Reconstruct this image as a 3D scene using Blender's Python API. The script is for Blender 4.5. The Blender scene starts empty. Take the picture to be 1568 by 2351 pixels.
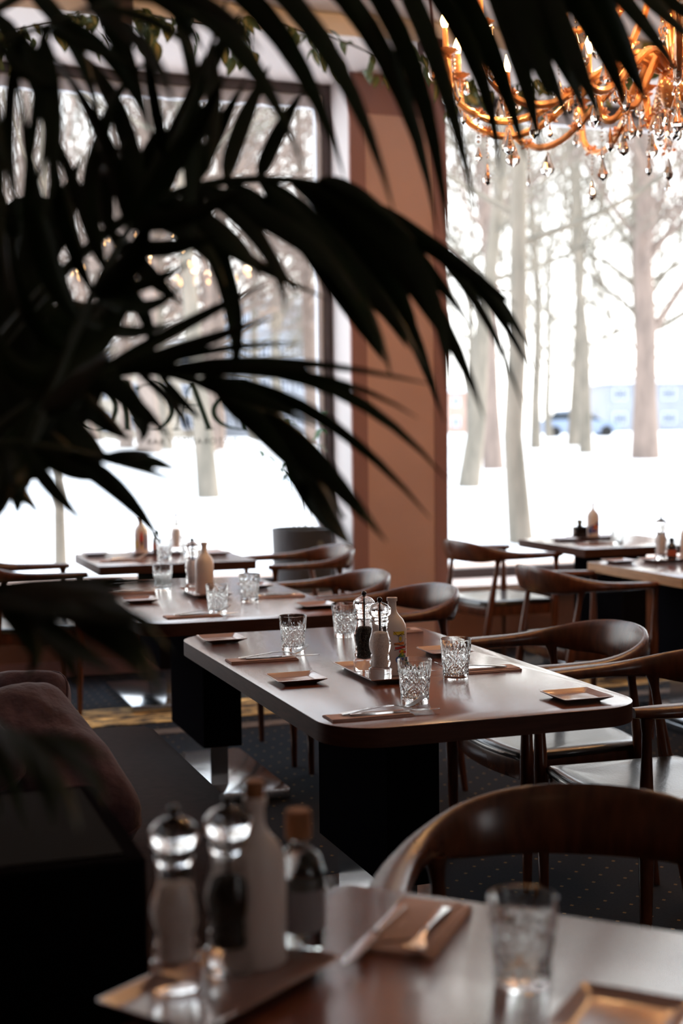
import bpy, bmesh, math, random
from mathutils import Vector, Matrix
PI = math.pi
scn = bpy.context.scene
col = scn.collection

# ------------------------------------------------------------------ camera
CAMZ = 1.41
F = 3265.0                      # focal length in pixels of the 1568x2351 frame (50 mm)
pitch = -math.atan((2351/2-985.0)/F); yaw = -math.radians(19.4); roll = math.radians(0.57)
fw = Vector((-math.sin(yaw)*math.cos(pitch), math.cos(yaw)*math.cos(pitch), math.sin(pitch)))
rt = Vector((math.cos(yaw), math.sin(yaw), 0)); up = rt.cross(fw)
rt2 = rt*math.cos(roll)-up*math.sin(roll); up2 = up*math.cos(roll)+rt*math.sin(roll)
CP = Vector((0, 0, CAMZ))
cd = bpy.data.cameras.new('camera'); cam = bpy.data.objects.new('camera', cd); col.objects.link(cam)
M = Matrix(((rt2.x, up2.x, -fw.x, 0), (rt2.y, up2.y, -fw.y, 0), (rt2.z, up2.z, -fw.z, CAMZ), (0, 0, 0, 1)))
cam.matrix_world = M
cd.sensor_fit = 'VERTICAL'; cd.sensor_height = 36.0; cd.sensor_width = 24.0; cd.lens = 50.0
cd.dof.use_dof = True; cd.dof.focus_distance = 3.72; cd.dof.aperture_fstop = 2.5
cd.clip_start = 0.05; cd.clip_end = 500
scn.camera = cam
# ------------------------------------------------------------------ sky, sun, exposure
w = bpy.data.worlds.new('world'); scn.world = w; w.use_nodes = True
nt = w.node_tree; bgn = nt.nodes['Background']
tc = nt.nodes.new('ShaderNodeTexCoord'); sep = nt.nodes.new('ShaderNodeSeparateXYZ'); rp = nt.nodes.new('ShaderNodeValToRGB')
nt.links.new(tc.outputs['Generated'], sep.inputs[0]); nt.links.new(sep.outputs['Z'], rp.inputs[0]); nt.links.new(rp.outputs[0], bgn.inputs[0])
rp.color_ramp.elements[0].position = 0.0; rp.color_ramp.elements[0].color = (1, .97, .93, 1)
rp.color_ramp.elements[1].position = .6; rp.color_ramp.elements[1].color = (.72, .84, 1, 1)
bgn.inputs[1].default_value = 4.4
sd = bpy.data.lights.new('sun', 'SUN'); sd.energy = 7.0; sd.angle = math.radians(1.2); sd.color = (1, .80, .58)
so = bpy.data.objects.new('sun', sd); col.objects.link(so)
so.rotation_euler = Vector((-.80, -.27, -.45)).to_track_quat('-Z', 'Y').to_euler()
for nm, c, sx, sy, rx in (('daylight_portal', (.45, 8.9, 2.0), 5.2, 3.4, PI/2), ('daylight_portal', (5.6, 8.9, 2.0), 4.2, 3.4, PI/2)):
    ld = bpy.data.lights.new(nm, 'AREA'); ld.shape = 'RECTANGLE'; ld.size = sx; ld.size_y = sy; ld.cycles.is_portal = True
    lo = bpy.data.objects.new(nm, ld); lo.location = c; lo.rotation_euler = (-PI/2, 0, 0); col.objects.link(lo)
scn.view_settings.view_transform = 'Standard'; scn.view_settings.look = 'None'
scn.view_settings.gamma = 1; scn.view_settings.use_curve_mapping = False
scn.view_settings.exposure = 0.0

# ------------------------------------------------------------------ helpers
def at(x, y, d):
    """world point seen at pixel x,y at distance d along the view axis"""
    return CP + (rt2*((x-784)/F) - up2*((y-1175.5)/F) + fw)*d
def gz(x, y, z):
    d = (rt2*((x-784)/F) - up2*((y-1175.5)/F) + fw); return CP+d*((z-CAMZ)/d.z)
class MB:
    def __init__(s): s.v = []; s.f = []; s.m = []
    def add(s, v, f, mi=0):
        b = len(s.v); s.v += [tuple(p) for p in v]; s.f += [tuple(b+i for i in q) for q in f]; s.m += [mi]*len(f)
    def box(s, x0, x1, y0, y1, z0, z1, mi=0):
        v = [(x, y, z) for z in (z0, z1) for y in (y0, y1) for x in (x0, x1)]
        s.add(v, [(0,2,3,1), (4,5,7,6), (0,1,5,4), (2,6,7,3), (0,4,6,2), (1,3,7,5)], mi)
    def tube(s, pts, rad, n=8, cap=True, mi=0, sq=None):
        pts = [Vector(p) for p in pts]; L = len(pts)
        if not hasattr(rad, '__len__'): rad = [rad]*L
        v = []; f = []; prev = None
        for i, p in enumerate(pts):
            t = (pts[min(i+1, L-1)]-pts[max(i-1, 0)]).normalized()
            if prev is None:
                a = Vector((0,0,1)) if abs(t.z) < .9 else Vector((1,0,0)); u = t.cross(a).normalized()
            else:
                u = (prev - t*prev.dot(t)).normalized()
            prev = u; w_ = t.cross(u)
            for k in range(n):
                an = 2*PI*k/n; v.append(p+(u*math.cos(an)+w_*math.sin(an))*rad[i])
        for i in range(L-1):
            for k in range(n):
                f.append((i*n+k, i*n+(k+1)%n, (i+1)*n+(k+1)%n, (i+1)*n+k))
        if cap: f.append(tuple(range(n-1, -1, -1))); f.append(tuple((L-1)*n+k for k in range(n)))
        s.add(v, f, mi)
    def lathe(s, prof, n=24, c=(0,0,0), cap=True, mi=0, fn=None):
        v = []; f = []
        for (z, r) in prof:
            for k in range(n):
                a = 2*PI*k/n; rr = r if fn is None else fn(a, z, r)
                v.append((c[0]+rr*math.cos(a), c[1]+rr*math.sin(a), c[2]+z))
        for i in range(len(prof)-1):
            for k in range(n): f.append((i*n+k, i*n+(k+1)%n, (i+1)*n+(k+1)%n, (i+1)*n+k))
        if cap: f.append(tuple(range(n-1, -1, -1))); f.append(tuple((len(prof)-1)*n+k for k in range(n)))
        s.add(v, f, mi)
    def prism(s, o, z0, z1, bev=0, mi=0):
        """outline (x,y) counterclockwise, extruded; bev rounds top and bottom edge inwards"""
        n = len(o); cx = sum(p[0] for p in o)/n; cy = sum(p[1] for p in o)/n
        def ring(z, d):
            r = []
            for (x, y) in o:
                l = math.hypot(x-cx, y-cy) or 1; k = max(0, 1-d/l); r.append((cx+(x-cx)*k, cy+(y-cy)*k, z))
            return r
        lv = [(z0, bev), (z0+bev, 0), (z1-bev, 0), (z1-bev*.3, bev*.3), (z1, bev)] if bev else [(z0, 0), (z1, 0)]
        v = []; f = []
        for z, d in lv: v += ring(z, d)
        for i in range(len(lv)-1):
            for k in range(n): f.append((i*n+k, i*n+(k+1)%n, (i+1)*n+(k+1)%n, (i+1)*n+k))
        f.append(tuple(range(n-1, -1, -1))); f.append(tuple((len(lv)-1)*n+k for k in range(n)))
        s.add(v, f, mi)
    def sphere(s, c, r, n=12, m=8, sz=1):
        s.lathe([(-r*sz*math.cos(PI*i/m), max(r*math.sin(PI*i/m), 1e-5)) for i in range(m+1)], n, c)
    def mesh(s, name, mats, smooth=True, ang=35):
        me = bpy.data.meshes.new(name); me.from_pydata(s.v, [], s.f); me.update()
        for m_ in (mats if isinstance(mats, (list, tuple)) else [mats]): me.materials.append(m_)
        me.polygons.foreach_set('material_index', s.m)
        if smooth:
            me.polygons.foreach_set('use_smooth', [True]*len(me.polygons))
            me.set_sharp_from_angle(angle=math.radians(ang))
        return me
    def build(s, name, mats, parent=None, smooth=True, ang=35):
        o = bpy.data.objects.new(name, s.mesh(name, mats, smooth, ang)); col.objects.link(o)
        if parent: o.parent = parent
        return o
def inst(name, me, parent=None, loc=(0,0,0), rot=(0,0,0), sc=None):
    o = bpy.data.objects.new(name, me); col.objects.link(o); o.location = loc; o.rotation_euler = rot
    if sc: o.scale = (sc, sc, sc) if not hasattr(sc, '__len__') else sc
    if parent: o.parent = parent
    return o
def tag(o, label=None, cat=None, group=None, kind=None):
    if label: o['label'] = label
    if cat: o['category'] = cat
    if group: o['group'] = group
    if kind: o['kind'] = kind
    return o
def empty(name, loc=(0,0,0), rz=0):
    o = bpy.data.objects.new(name, None); o.empty_display_size = .05; o.location = loc; o.rotation_euler = (0, 0, rz); col.objects.link(o); return o
def copy_tree(o, parent=None):
    c = o.copy(); col.objects.link(c)
    if parent: c.parent = parent
    for ch in list(o.children): copy_tree(ch, c)
    return c
def place(proto, used, loc, rz=0, label=None, group=None):
    o = proto if not used[0] else copy_tree(proto); used[0] = True
    o.location = loc; o.rotation_euler = (0, 0, rz)
    if label: o['label'] = label
    if group: o['group'] = group
    return o
def rrect(x0, x1, y0, y1, r, n=8):
    p = []
    for cx, cy, a0 in ((x1-r, y1-r, 0), (x0+r, y1-r, 90), (x0+r, y0+r, 180), (x1-r, y0+r, 270)):
        for i in range(n+1):
            a = math.radians(a0+90*i/n); p.append((cx+r*math.cos(a), cy+r*math.sin(a)))
    return p
def cr(pts, n):
    """catmull-rom through pts, n samples in all"""
    P = [Vector(p) for p in pts]; P = [P[0]*2-P[1]]+P+[P[-1]*2-P[-2]]; out = []
    S = len(P)-3
    for i in range(n):
        t = i/(n-1)*S; k = min(int(t), S-1); t -= k; a, b, c, d = P[k:k+4]
        out.append(.5*((2*b)+(c-a)*t+(2*a-5*b+4*c-d)*t*t+(3*b-a-3*c+d)*t**3))
    return out

# ------------------------------------------------------------------ materials
def mat(name, base, rough=.5, metal=0, spec=.5, coat=0, trans=0, ior=1.45, emis=None, es=0, sheen=0, sub=None):
    m = bpy.data.materials.new(name); m.use_nodes = True; b = m.node_tree.nodes['Principled BSDF']
    b.inputs['Base Color'].default_value = (*base, 1); b.inputs['Roughness'].default_value = rough
    b.inputs['Metallic'].default_value = metal; b.inputs['Specular IOR Level'].default_value = spec
    b.inputs['Coat Weight'].default_value = coat; b.inputs['Coat Roughness'].default_value = .16
    b.inputs['Transmission Weight'].default_value = trans; b.inputs['IOR'].default_value = ior
    b.inputs['Sheen Weight'].default_value = sheen
    if emis: b.inputs['Emission Color'].default_value = (*emis, 1); b.inputs['Emission Strength'].default_value = es
    return m
def N(m, t): return m.node_tree.nodes.new(t)
def noise_var(m, c1, c2, scale=(1, 1, 1), ns=5, detail=5, lo=.3, hi=.7, bump=0, bscale=None, rough=None):
    t = m.node_tree; b = t.nodes['Principled BSDF']
    co = N(m, 'ShaderNodeTexCoord'); mp = N(m, 'ShaderNodeMapping'); mp.inputs['Scale'].default_value = scale
    no = N(m, 'ShaderNodeTexNoise'); no.inputs['Scale'].default_value = ns; no.inputs['Detail'].default_value = detail
    r = N(m, 'ShaderNodeValToRGB'); r.color_ramp.elements[0].position = lo; r.color_ramp.elements[1].position = hi
    r.color_ramp.elements[0].color = (*c1, 1); r.color_ramp.elements[1].color = (*c2, 1)
    t.links.new(co.outputs['Object'], mp.inputs[0]); t.links.new(mp.outputs[0], no.inputs[0])
    t.links.new(no.outputs[0], r.inputs[0]); t.links.new(r.outputs[0], b.inputs['Base Color'])
    if bump:
        n2 = no
        if bscale:
            n2 = N(m, 'ShaderNodeTexNoise'); n2.inputs['Scale'].default_value = bscale; t.links.new(mp.outputs[0], n2.inputs[0])
        bp = N(m, 'ShaderNodeBump'); bp.inputs['Strength'].default_value = bump; bp.inputs['Distance'].default_value = .01
        t.links.new(n2.outputs[0], bp.inputs['Height']); t.links.new(bp.outputs[0], b.inputs['Normal'])
    return m
table_wood = noise_var(mat('table_wood', (.1,.04,.025), .18, spec=.6, coat=.7), (.13,.036,.020), (.21,.068,.040), (1.2, 14, 1), 6, 6, bump=.06, bscale=40)
edge_wood = noise_var(mat('table_edge_wood', (.06,.022,.014), .55, spec=.2), (.045,.016,.010), (.07,.026,.016), (3, 3, 30), 4)
chair_wood = noise_var(mat('chair_wood', (.09,.03,.015), .27, spec=.6), (.055,.017,.008), (.125,.038,.016), (6, 6, 1.5), 6, 4)
leather = noise_var(mat('black_leather', (.012,.012,.014), .28, spec=.8, coat=.8), (.008,.008,.010), (.016,.016,.018), (1,1,1), 30, 4, bump=.12, bscale=160)
steel = mat('brushed_steel', (.55,.55,.56), .16, metal=1)
cutlery = mat('cutlery_steel', (.75,.75,.76), .12, metal=1)
black_lam = mat('black_laminate', (.006,.0055,.007), .8, spec=0)
def glass_mat(name, c=(1,1,1), rough=0.0, ior=1.45):
    m = bpy.data.materials.new(name); m.use_nodes = True; t = m.node_tree; t.nodes.clear()
    o = t.nodes.new('ShaderNodeOutputMaterial'); g = t.nodes.new('ShaderNodeBsdfGlass'); g.inputs['Color'].default_value = (*c, 1)
    g.inputs['Roughness'].default_value = rough; g.inputs['IOR'].default_value = ior
    t.links.new(g.outputs[0], o.inputs[0]); return m
cut_glass = glass_mat('cut_glass', (.98,.99,.99), .0, 1.5)
acrylic = glass_mat('clear_acrylic', (.99,.99,.99), 0, 1.35)
crystal = glass_mat('crystal', (1,.97,.93), 0, 1.55)
def pane_mat():
    m = bpy.data.materials.new('window_glass'); m.use_nodes = True; t = m.node_tree; t.nodes.clear()
    o = t.nodes.new('ShaderNodeOutputMaterial'); tr = t.nodes.new('ShaderNodeBsdfTransparent'); tr.inputs[0].default_value = (.95,.97,.96,1)
    gl = t.nodes.new('ShaderNodeBsdfGlossy'); gl.inputs['Roughness'].default_value = 0
    fr = t.nodes.new('ShaderNodeFresnel'); fr.inputs[0].default_value = 1.5; mx = t.nodes.new('ShaderNodeMixShader')
    t.links.new(fr.outputs[0], mx.inputs[0]); t.links.new(tr.outputs[0], mx.inputs[1]); t.links.new(gl.outputs[0], mx.inputs[2]); t.links.new(mx.outputs[0], o.inputs[0])
    return m
window_glass = pane_mat()
ceramic = mat('white_ceramic', (.72,.66,.63), .3, spec=.5)
plate_m = mat('brown_glaze', (.36,.22,.19), .12, spec=.7, coat=.5)
plate_under = mat('dark_glaze', (.09,.07,.06), .4)
napkin_m = noise_var(mat('napkin', (.33,.2,.17), .9), (.40,.26,.23), (.48,.33,.29), ns=30)
pepper = noise_var(mat('peppercorn', (.012,.009,.008), .7), (.004,.003,.003), (.03,.02,.016), ns=300, bump=1, bscale=300)
salt_m = noise_var(mat('coarse_salt', (.75,.68,.66), .8), (.62,.55,.53), (.85,.8,.78), ns=300, bump=.12, bscale=300)
rod_m = mat('dark_metal_rod', (.05,.045,.045), .25, metal=.8)
cork_m = mat('cork', (.28,.12,.05), .8)
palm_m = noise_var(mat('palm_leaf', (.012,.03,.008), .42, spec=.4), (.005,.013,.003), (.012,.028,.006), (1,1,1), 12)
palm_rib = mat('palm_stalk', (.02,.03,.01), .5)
def frond_translucence(m):
    t = m.node_tree; b = t.nodes['Principled BSDF']; o = t.nodes['Material Output']
    tl = t.nodes.new('ShaderNodeBsdfTranslucent'); tl.inputs[0].default_value = (.02,.06,.006,1); mx = t.nodes.new('ShaderNodeMixShader'); mx.inputs[0].default_value = .2
    t.links.new(b.outputs[0], mx.inputs[1]); t.links.new(tl.outputs[0], mx.inputs[2]); t.links.new(mx.outputs[0], o.inputs[0])
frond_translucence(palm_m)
vine_m = noise_var(mat('vine_leaf', (.06,.11,.03), .5), (.03,.07,.02), (.16,.20,.07), ns=25)
vine_rim = mat('vine_leaf_margin', (.35,.32,.12), .5)
vine_stem = mat('vine_stem', (.05,.04,.02), .6)
salmon = noise_var(mat('salmon_wall', (.66,.43,.36), .75), (.65,.42,.35), (.69,.45,.375), ns=3)
mauve = mat('mauve_board', (.36,.19,.17), .6)
white_paint = mat('white_paint', (.78,.74,.74), .6)
sill_m = mat('white_sill', (.72,.68,.72), .35)
ceil_m = noise_var(mat('ceiling_paint', (.62,.56,.53), .9), (.72,.65,.62), (.80,.74,.71), ns=1.5)
header_m = mat('header_paint', (.86,.82,.81), .85)
frame_m = mat('window_frame', (.055,.04,.042), .4)
frame_l = mat('window_frame_inner', (.60,.62,.68), .4)
panel_m = noise_var(mat('under_window_panel', (.30,.14,.09), .6), (.27,.125,.08), (.33,.155,.10), ns=4)
dark_wall = mat('brown_wall', (.20,.12,.09), .8)
velvet = noise_var(mat('aubergine_velvet', (.055,.03,.04), .9, spec=.15, sheen=.15), (.040,.022,.032), (.075,.044,.060), ns=18, bump=.25, bscale=60)
bench_m = noise_var(mat('bench_upholstery', (.035,.017,.018), .9, spec=.12), (.013,.0065,.007), (.02,.010,.0105), ns=40)
gold_m = mat('amber_glass_arm', (1,.55,.24), .10, metal=.35, coat=.6, trans=.35)
bulb_m = mat('candle_bulb', (1,.8,.5), .3, emis=(1,.50,.17), es=90)
black_gloss = mat('black_gloss', (.01,.01,.012), .08)
maroon = mat('maroon_fitting', (.08,.02,.02), .4)
pot_m = mat('grey_pot', (.06,.06,.065), .55)
soil_m = mat('soil', (.008,.006,.005), 1, spec=.05)
bark_l = noise_var(mat('pale_bark', (.2,.17,.14), .9), (.14,.125,.10), (.26,.22,.175), (1,1,.3), 5)
bark_w = noise_var(mat('warm_bark', (.2,.14,.12), .9), (.17,.13,.11), (.28,.21,.175), (1,1,.3), 5)
snow = noise_var(mat('snow', (.85,.86,.88), .8), (.80,.81,.84), (.88,.88,.90), ns=.3)
path_m = mat('slush_path', (.55,.40,.34), .9)
letter_m = mat('green_window_lettering', (.008,.05,.035), .5)
letter_g = mat('grey_window_lettering', (.10,.11,.10), .5)

# carpet: charcoal with a grid of tiny ochre dots
carpet = mat('dotted_carpet', (.018,.019,.024), .95, spec=.1)
t = carpet.node_tree; b = t.nodes['Principled BSDF']
def mth(op, a=None, b_=None, c=None):
    n = t.nodes.new('ShaderNodeMath'); n.operation = op
    for i, v in enumerate((a, b_, c)):
        if v is None: continue
        if isinstance(v, (int, float)): n.inputs[i].default_value = v
        else: t.links.new(v, n.inputs[i])
    return n.outputs[0]
co = t.nodes.new('ShaderNodeTexCoord'); sp = t.nodes.new('ShaderNodeSeparateXYZ'); t.links.new(co.outputs['Object'], sp.inputs[0])
def lattice(ox, oy):
    x = mth('ABSOLUTE', mth('SUBTRACT', mth('FRACT', mth('ADD', mth('MULTIPLY', sp.outputs[0], 9.0), ox)), .5))
    y = mth('ABSOLUTE', mth('SUBTRACT', mth('FRACT', mth('ADD', mth('MULTIPLY', sp.outputs[1], 9.0), oy)), .5))
    return mth('LESS_THAN', mth('ADD', x, y), .062)
dots = mth('MAXIMUM', lattice(0, 0), lattice(.5, .5))
nn = t.nodes.new('ShaderNodeTexNoise'); nn.inputs['Scale'].default_value = 120; t.links.new(co.outputs['Object'], nn.inputs[0])
r0 = t.nodes.new('ShaderNodeValToRGB'); r0.color_ramp.elements[0].color = (.012,.013,.017,1); r0.color_ramp.elements[1].color = (.026,.027,.034,1); t.links.new(nn.outputs[0], r0.inputs[0])
mx = t.nodes.new('ShaderNodeMixRGB'); mx.inputs[2].default_value = (.22,.14,.06,1); t.links.new(dots, mx.inputs[0]); t.links.new(r0.outputs[0], mx.inputs[1]); t.links.new(mx.outputs[0], b.inputs['Base Color'])
bpn = t.nodes.new('ShaderNodeBump'); bpn.inputs['Strength'].default_value = .4; t.links.new(nn.outputs[0], bpn.inputs['Height']); t.links.new(bpn.outputs[0], b.inputs['Normal'])
band_m = noise_var(mat('gold_carpet_border', (.4,.25,.08), .9), (.05,.035,.025), (.62,.40,.15), (1, 2.2, 1), 9, 3, .42, .56)
stripe_m = noise_var(mat('tan_carpet_stripe', (.2,.13,.09), .95), (.10,.07,.055), (.19,.13,.10), ns=20)

# ------------------------------------------------------------------ room
YW = 8.6       # glass plane
YI = 8.22      # inner face of the front wall
XL, XR, YB, ZC = -3.2, 9.0, -3.4, 3.67
LX0, LX1, RX0, RX1 = -2.6, 2.965, 3.60, 8.4
WZ0, WZ1 = .42, 3.56
def struct(name, mb, m, parent=None, **k):
    o = mb.build(name, m, parent, **k)
    if parent is None: o['kind'] = 'structure'
    return o
m_ = MB(); m_.box(XL, XR, YB, 8.9, -.12, 0); fl = struct('floor', m_, carpet, smooth=False)
m_ = MB(); m_.box(XL, XR, 6.72, 7.14, 0, .004); struct('carpet_border', m_, band_m, fl, smooth=False)
m_ = MB(); m_.box(XL, XR, 6.45, 6.56, 0, .003); struct('carpet_stripe', m_, stripe_m, fl, smooth=False)
m_ = MB(); m_.box(XL, XR, YB, 7.46, ZC, ZC+.15); cl = struct('ceiling', m_, ceil_m, smooth=False)
m_ = MB(); m_.box(XL, XR, 7.46, 8.9, WZ1, ZC+.15); struct('lowered_soffit', m_, header_m, cl, smooth=False)
m_ = MB(); m_.box(XL-.15, XL, YB, 8.9, 0, ZC); struct('wall_left', m_, dark_wall, smooth=False)
m_ = MB(); m_.box(XR, XR+.15, YB, 8.9, 0, ZC); struct('wall_right', m_, dark_wall, smooth=False)
m_ = MB()       # back wall; unseen window opening added behind the viewer to light the room
for a, b2 in ((XL, 3.6), (4.8, XR)): m_.box(a, b2, YB-.15, YB, 0, ZC)
m_.box(3.6, 4.8, YB-.15, YB, 0, 1.0); m_.box(3.6, 4.8, YB-.15, YB, 2.4, ZC)
struct('wall_back', m_, dark_wall, smooth=False)
m_ = MB()       # front wall: header, piers, parapets
m_.box(RX1, XR, YI, 8.9, 0, WZ1)
wf = struct('wall_front', m_, salmon, smooth=False)
m_ = MB(); m_.box(LX1, RX0, YI+.012, 8.9, 0, WZ1); struct('pier', m_, white_paint, wf, smooth=False)
m_ = MB(); m_.box(XL, LX0, YI, 8.9, 0, WZ1); struct('pier', m_, salmon, wf, smooth=False)
m_ = MB(); m_.box(LX0, LX1, YI, 8.9, 0, WZ0-.04); struct('parapet', m_, panel_m, wf, smooth=False)
m_ = MB(); m_.box(RX0, RX1, YI, 8.9, 0, WZ0-.04); struct('parapet', m_, panel_m, wf, smooth=False)
m_ = MB(); m_.box(LX1+.10, RX0-.09, YI-.012, YI+.012, 0, WZ1-.24); struct('pilaster_panel', m_, salmon, wf, smooth=False)
for k, (a, b2) in enumerate(((LX1, LX1+.10), (RX0-.09, RX0))):
    m_ = MB(); m_.box(a, b2, YI-.02, YI+.012, 0, WZ1); struct('pilaster_board', m_, mauve, wf, smooth=False)
m_ = MB(); m_.box(LX1+.10, RX0-.09, YI-.016, YI+.012, WZ1-.24, WZ1); struct('pilaster_board', m_, mauve, wf, smooth=False)
for i in range(4):  # recessed joints of the panelling under the right window
    m_ = MB(); x = RX0+.3+i*1.2; m_.box(x, x+1.16, YI-.015, YI, .1, WZ0-.1); struct('wainscot_panel', m_, dark_wall if i else panel_m, wf, smooth=False)
m_ = MB(); m_.box(LX0, LX1, YI-.015, YI, 0, .09); struct('baseboard_front', m_, mauve, smooth=False)
for k, (x0, x1) in enumerate(((LX0, LX1), (RX0, RX1))):
    fr_ = MB(); t_ = .055
    fr_.box(x0, x1, YW-.05, YW+.05, WZ1-.065, WZ1); fr_.box(x0, x1, YW-.05, YW+.05, WZ0, WZ0+.06)
    if k == 0: fr_.box(x0, x0+t_, YW-.05, YW+.05, WZ0+.06, WZ1-.065); fr_.box(x1-t_, x1, YW-.05, YW+.05, WZ0+.06, WZ1-.065)
    else: fr_.box(x1-t_, x1, YW-.05, YW+.05, WZ0+.06, WZ1-.065)
    wn = struct('window_%d' % (k+1), fr_, frame_m, smooth=False)
    i_ = MB(); i_.box(x0+.02, x1-t_, YW-.03, YW+.03, WZ1-.14, WZ1-.065)
    if k == 0: i_.box(x1-t_-.035, x1-t_, YW-.03, YW+.03, WZ0+.06, WZ1-.14)
    i_.build('inner_sash', frame_l, wn, smooth=False)
    g = MB(); g.add([(x0, YW, WZ0), (x1, YW, WZ0), (x1, YW, WZ1), (x0, YW, WZ1)], [(0,1,2,3)]); g.build('pane', window_glass, wn, smooth=False)
    s_ = MB(); s_.prism([(x0, YI-.14), (x1, YI-.14), (x1, YW+.05), (x0, YW+.05)], WZ0-.04, WZ0, .004); s_.build('sill', sill_m, wn)
# ------------------------------------------------------------------ lettering on the left pane (seen from inside, so mirrored)
def letters():
    root = empty('window_lettering', (0, YW-.012, 0))
    tag(root, 'dark green serif lettering reading BACIO mirrored on the left window', 'lettering')
    def P(x, y):                      # pixel on the pane plane -> local
        d = (rt2*((x-784)/F) - up2*((y-1175.5)/F) + fw); tt = (YW-.012)/d.y; q = CP+d*tt; return (q.x, 0, q.z)
    def stroke(mb, pts, wd):
        Q = [Vector(P(*p)) for p in pts]; v = []; n = len(Q)
        for i, q in enumerate(Q):
            tn = (Q[min(i+1, n-1)]-Q[max(i-1, 0)]).normalized(); nr = Vector((-tn.z, 0, tn.x)); ww = wd[i]*.5
            v += [q+nr*ww, q-nr*ww]
        v2 = [Vector(p)+Vector((0, -.003, 0)) for p in v]; b_ = len(v)
        f = []
        for i in range(n-1):
            a = 2*i; f += [(a, a+1, a+3, a+2), (b_+a, b_+a+2, b_+a+3, b_+a+1), (a, a+2, b_+a+2, b_+a), (a+1, b_+a+1, b_+a+3, a+3)]
        mb.add(v+v2, f)
    K = .0026*1.0
    def curve(fn, n, w0, w1, ph=.5):
        pts = [fn(i/(n-1)) for i in range(n)]; wd = [w0+(w1-w0)*math.sin(PI*i/(n-1))**1.5 for i in range(n)]; return pts, wd
    TH, TN = .034, .008
    # B (stem at the right because we read it from behind)
    b_ = MB(); stroke(b_, [(560, 879), (562, 985)], [TH, TH]); stroke(b_, [(545, 879), (568, 878)], [TN, TN]); stroke(b_, [(545, 986), (570, 985)], [TN, TN])
    stroke(b_, *curve(lambda u: (556-44*math.sin(PI*u), 878+23*(1-math.cos(PI*u))/1.0*.5*1.0+0*u), 12, TN, TH*.7))
    stroke(b_, *curve(lambda u: (556-66*math.sin(PI*u), 903+41*(1-math.cos(PI*u))), 16, TN, TH)); b_.build('letter', letter_m, root, smooth=False)
    b_ = MB(); stroke(b_, [(440, 876), (480, 985)], [TH, TH]); stroke(b_, [(438, 878), (404, 985)], [TN, TN]); stroke(b_, [(420, 933), (460, 930)], [TN, TN]); stroke(b_, [(396, 986), (414, 985)], [TN, TN]); stroke(b_, [(470, 985), (490, 985)], [TN, TN]); b_.build('letter', letter_m, root, smooth=False)
    b_ = MB(); pts = []; wd = []
    for i in range(22):
        a = math.radians(-140+290*i/21); pts.append((350+47*math.cos(a), 932+53*math.sin(a))); wd.append(TN+(TH-TN)*max(0, math.cos(a))**1.2)
    stroke(b_, pts, wd); stroke(b_, [(318, 962), (322, 978)], [TN*2, TN]); stroke(b_, [(312, 896), (318, 884)], [TN*2, TN]); b_.build('letter', letter_m, root, smooth=False)
    b_ = MB(); stroke(b_, [(289, 877), (292, 986)], [TH, TH]); stroke(b_, [(279, 877), (299, 877)], [TN, TN]); stroke(b_, [(281, 987), (303, 986)], [TN, TN]); b_.build('letter', letter_m, root, smooth=False)
    b_ = MB(); pts = []; wd = []
    for i in range(33):
        a = 2*PI*i/32; pts.append((216+50*math.cos(a), 933+54*math.sin(a))); wd.append(TN+(TH-TN)*abs(math.cos(a))**1.3)
    stroke(b_, pts, wd); b_.build('letter', letter_m, root, smooth=False)
    # small line of grey capitals underneath: RISTORANTE / BAR, mirrored
    tx = bpy.data.curves.new('small_text', 'FONT'); tx.body = 'RISTORANTE / BAR'; tx.size = .055; tx.space_character = 1.25; tx.extrude = .001; tx.align_x = 'LEFT'
    to = bpy.data.objects.new('tmp_text', tx); col.objects.link(to)
    dg = bpy.context.evaluated_depsgraph_get(); me = bpy.data.meshes.new_from_object(to.evaluated_get(dg)); bpy.data.objects.remove(to)
    me.materials.clear(); me.materials.append(letter_g)
    o = inst('small_lettering', me, root, P(545, 1019), (PI/2, 0, PI)); o['label'] = 'small grey capitals under the big green letters'
letters()

# ------------------------------------------------------------------ tables
def pedestal(root, cx, cy, dy=.0, top=.705, wide=True):
    b_ = MB(); b_.box(cx-.075, cx+.075, cy-.28, cy+.28, .2, top); b_.build('pedestal_box', black_lam, root, smooth=False)
    b_ = MB(); b_.box(cx-.035, cx+.035, cy-.22, cy+.22, .04, .2); b_.build('pedestal_post', steel, root, smooth=False)
    b_ = MB(); b_.prism(rrect(cx-.24, cx+.24, cy-.37, cy+.37, .004, 1), 0.0, .04, .003); b_.build('base_plate', steel, root)
def table(cx, cy, sx, sy, rad, label, rz=0, edge=edge_wood):
    root = empty('dining_table', (cx, cy, 0), rz); tag(root, label, 'table')
    o = rrect(-sx/2, sx/2, -sy/2, sy/2, rad, 10 if rad > .03 else 2)
    b_ = MB(); b_.prism(o, .748, .75, .0008); b_.prism(o, .705, .7478, 0, 1)
    t_ = b_.build('table_top', [table_wood, edge], root)
    pedestal(root, 0, .03)
    return root
T1 = table(1.402, 3.685, .80, 1.56, .13, 'nearest window-side dining table with rounded corners, pepper mills and four cut glasses')
T2 = table(1.352, 5.48, .80, 1.44, .13, 'rounded dining table between the mill table and the pale window table')
T3 = table(1.58, 7.31, .80, .78, .012, 'square-cornered table by the left window with a red-figured bottle')
edge_lit = noise_var(mat('lit_table_edge', (.45,.25,.12), .45), (.36,.19,.09), (.5,.28,.14), (3,3,20), 4)  # paler copy of the edge wood; light falling on it is put into the colour
T5 = table(4.17, 7.17, .80, .80, .012, 'square table right at the right window carrying a patterned bottle and dark jar')
T6 = table(3.83, 5.72, .80, .84, .012, 'pale-edged table at the right picture edge with mill and white bottle', edge=edge_lit)
u = Vector((.70, -.714)); v_ = Vector((-.70, -.714))
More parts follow.
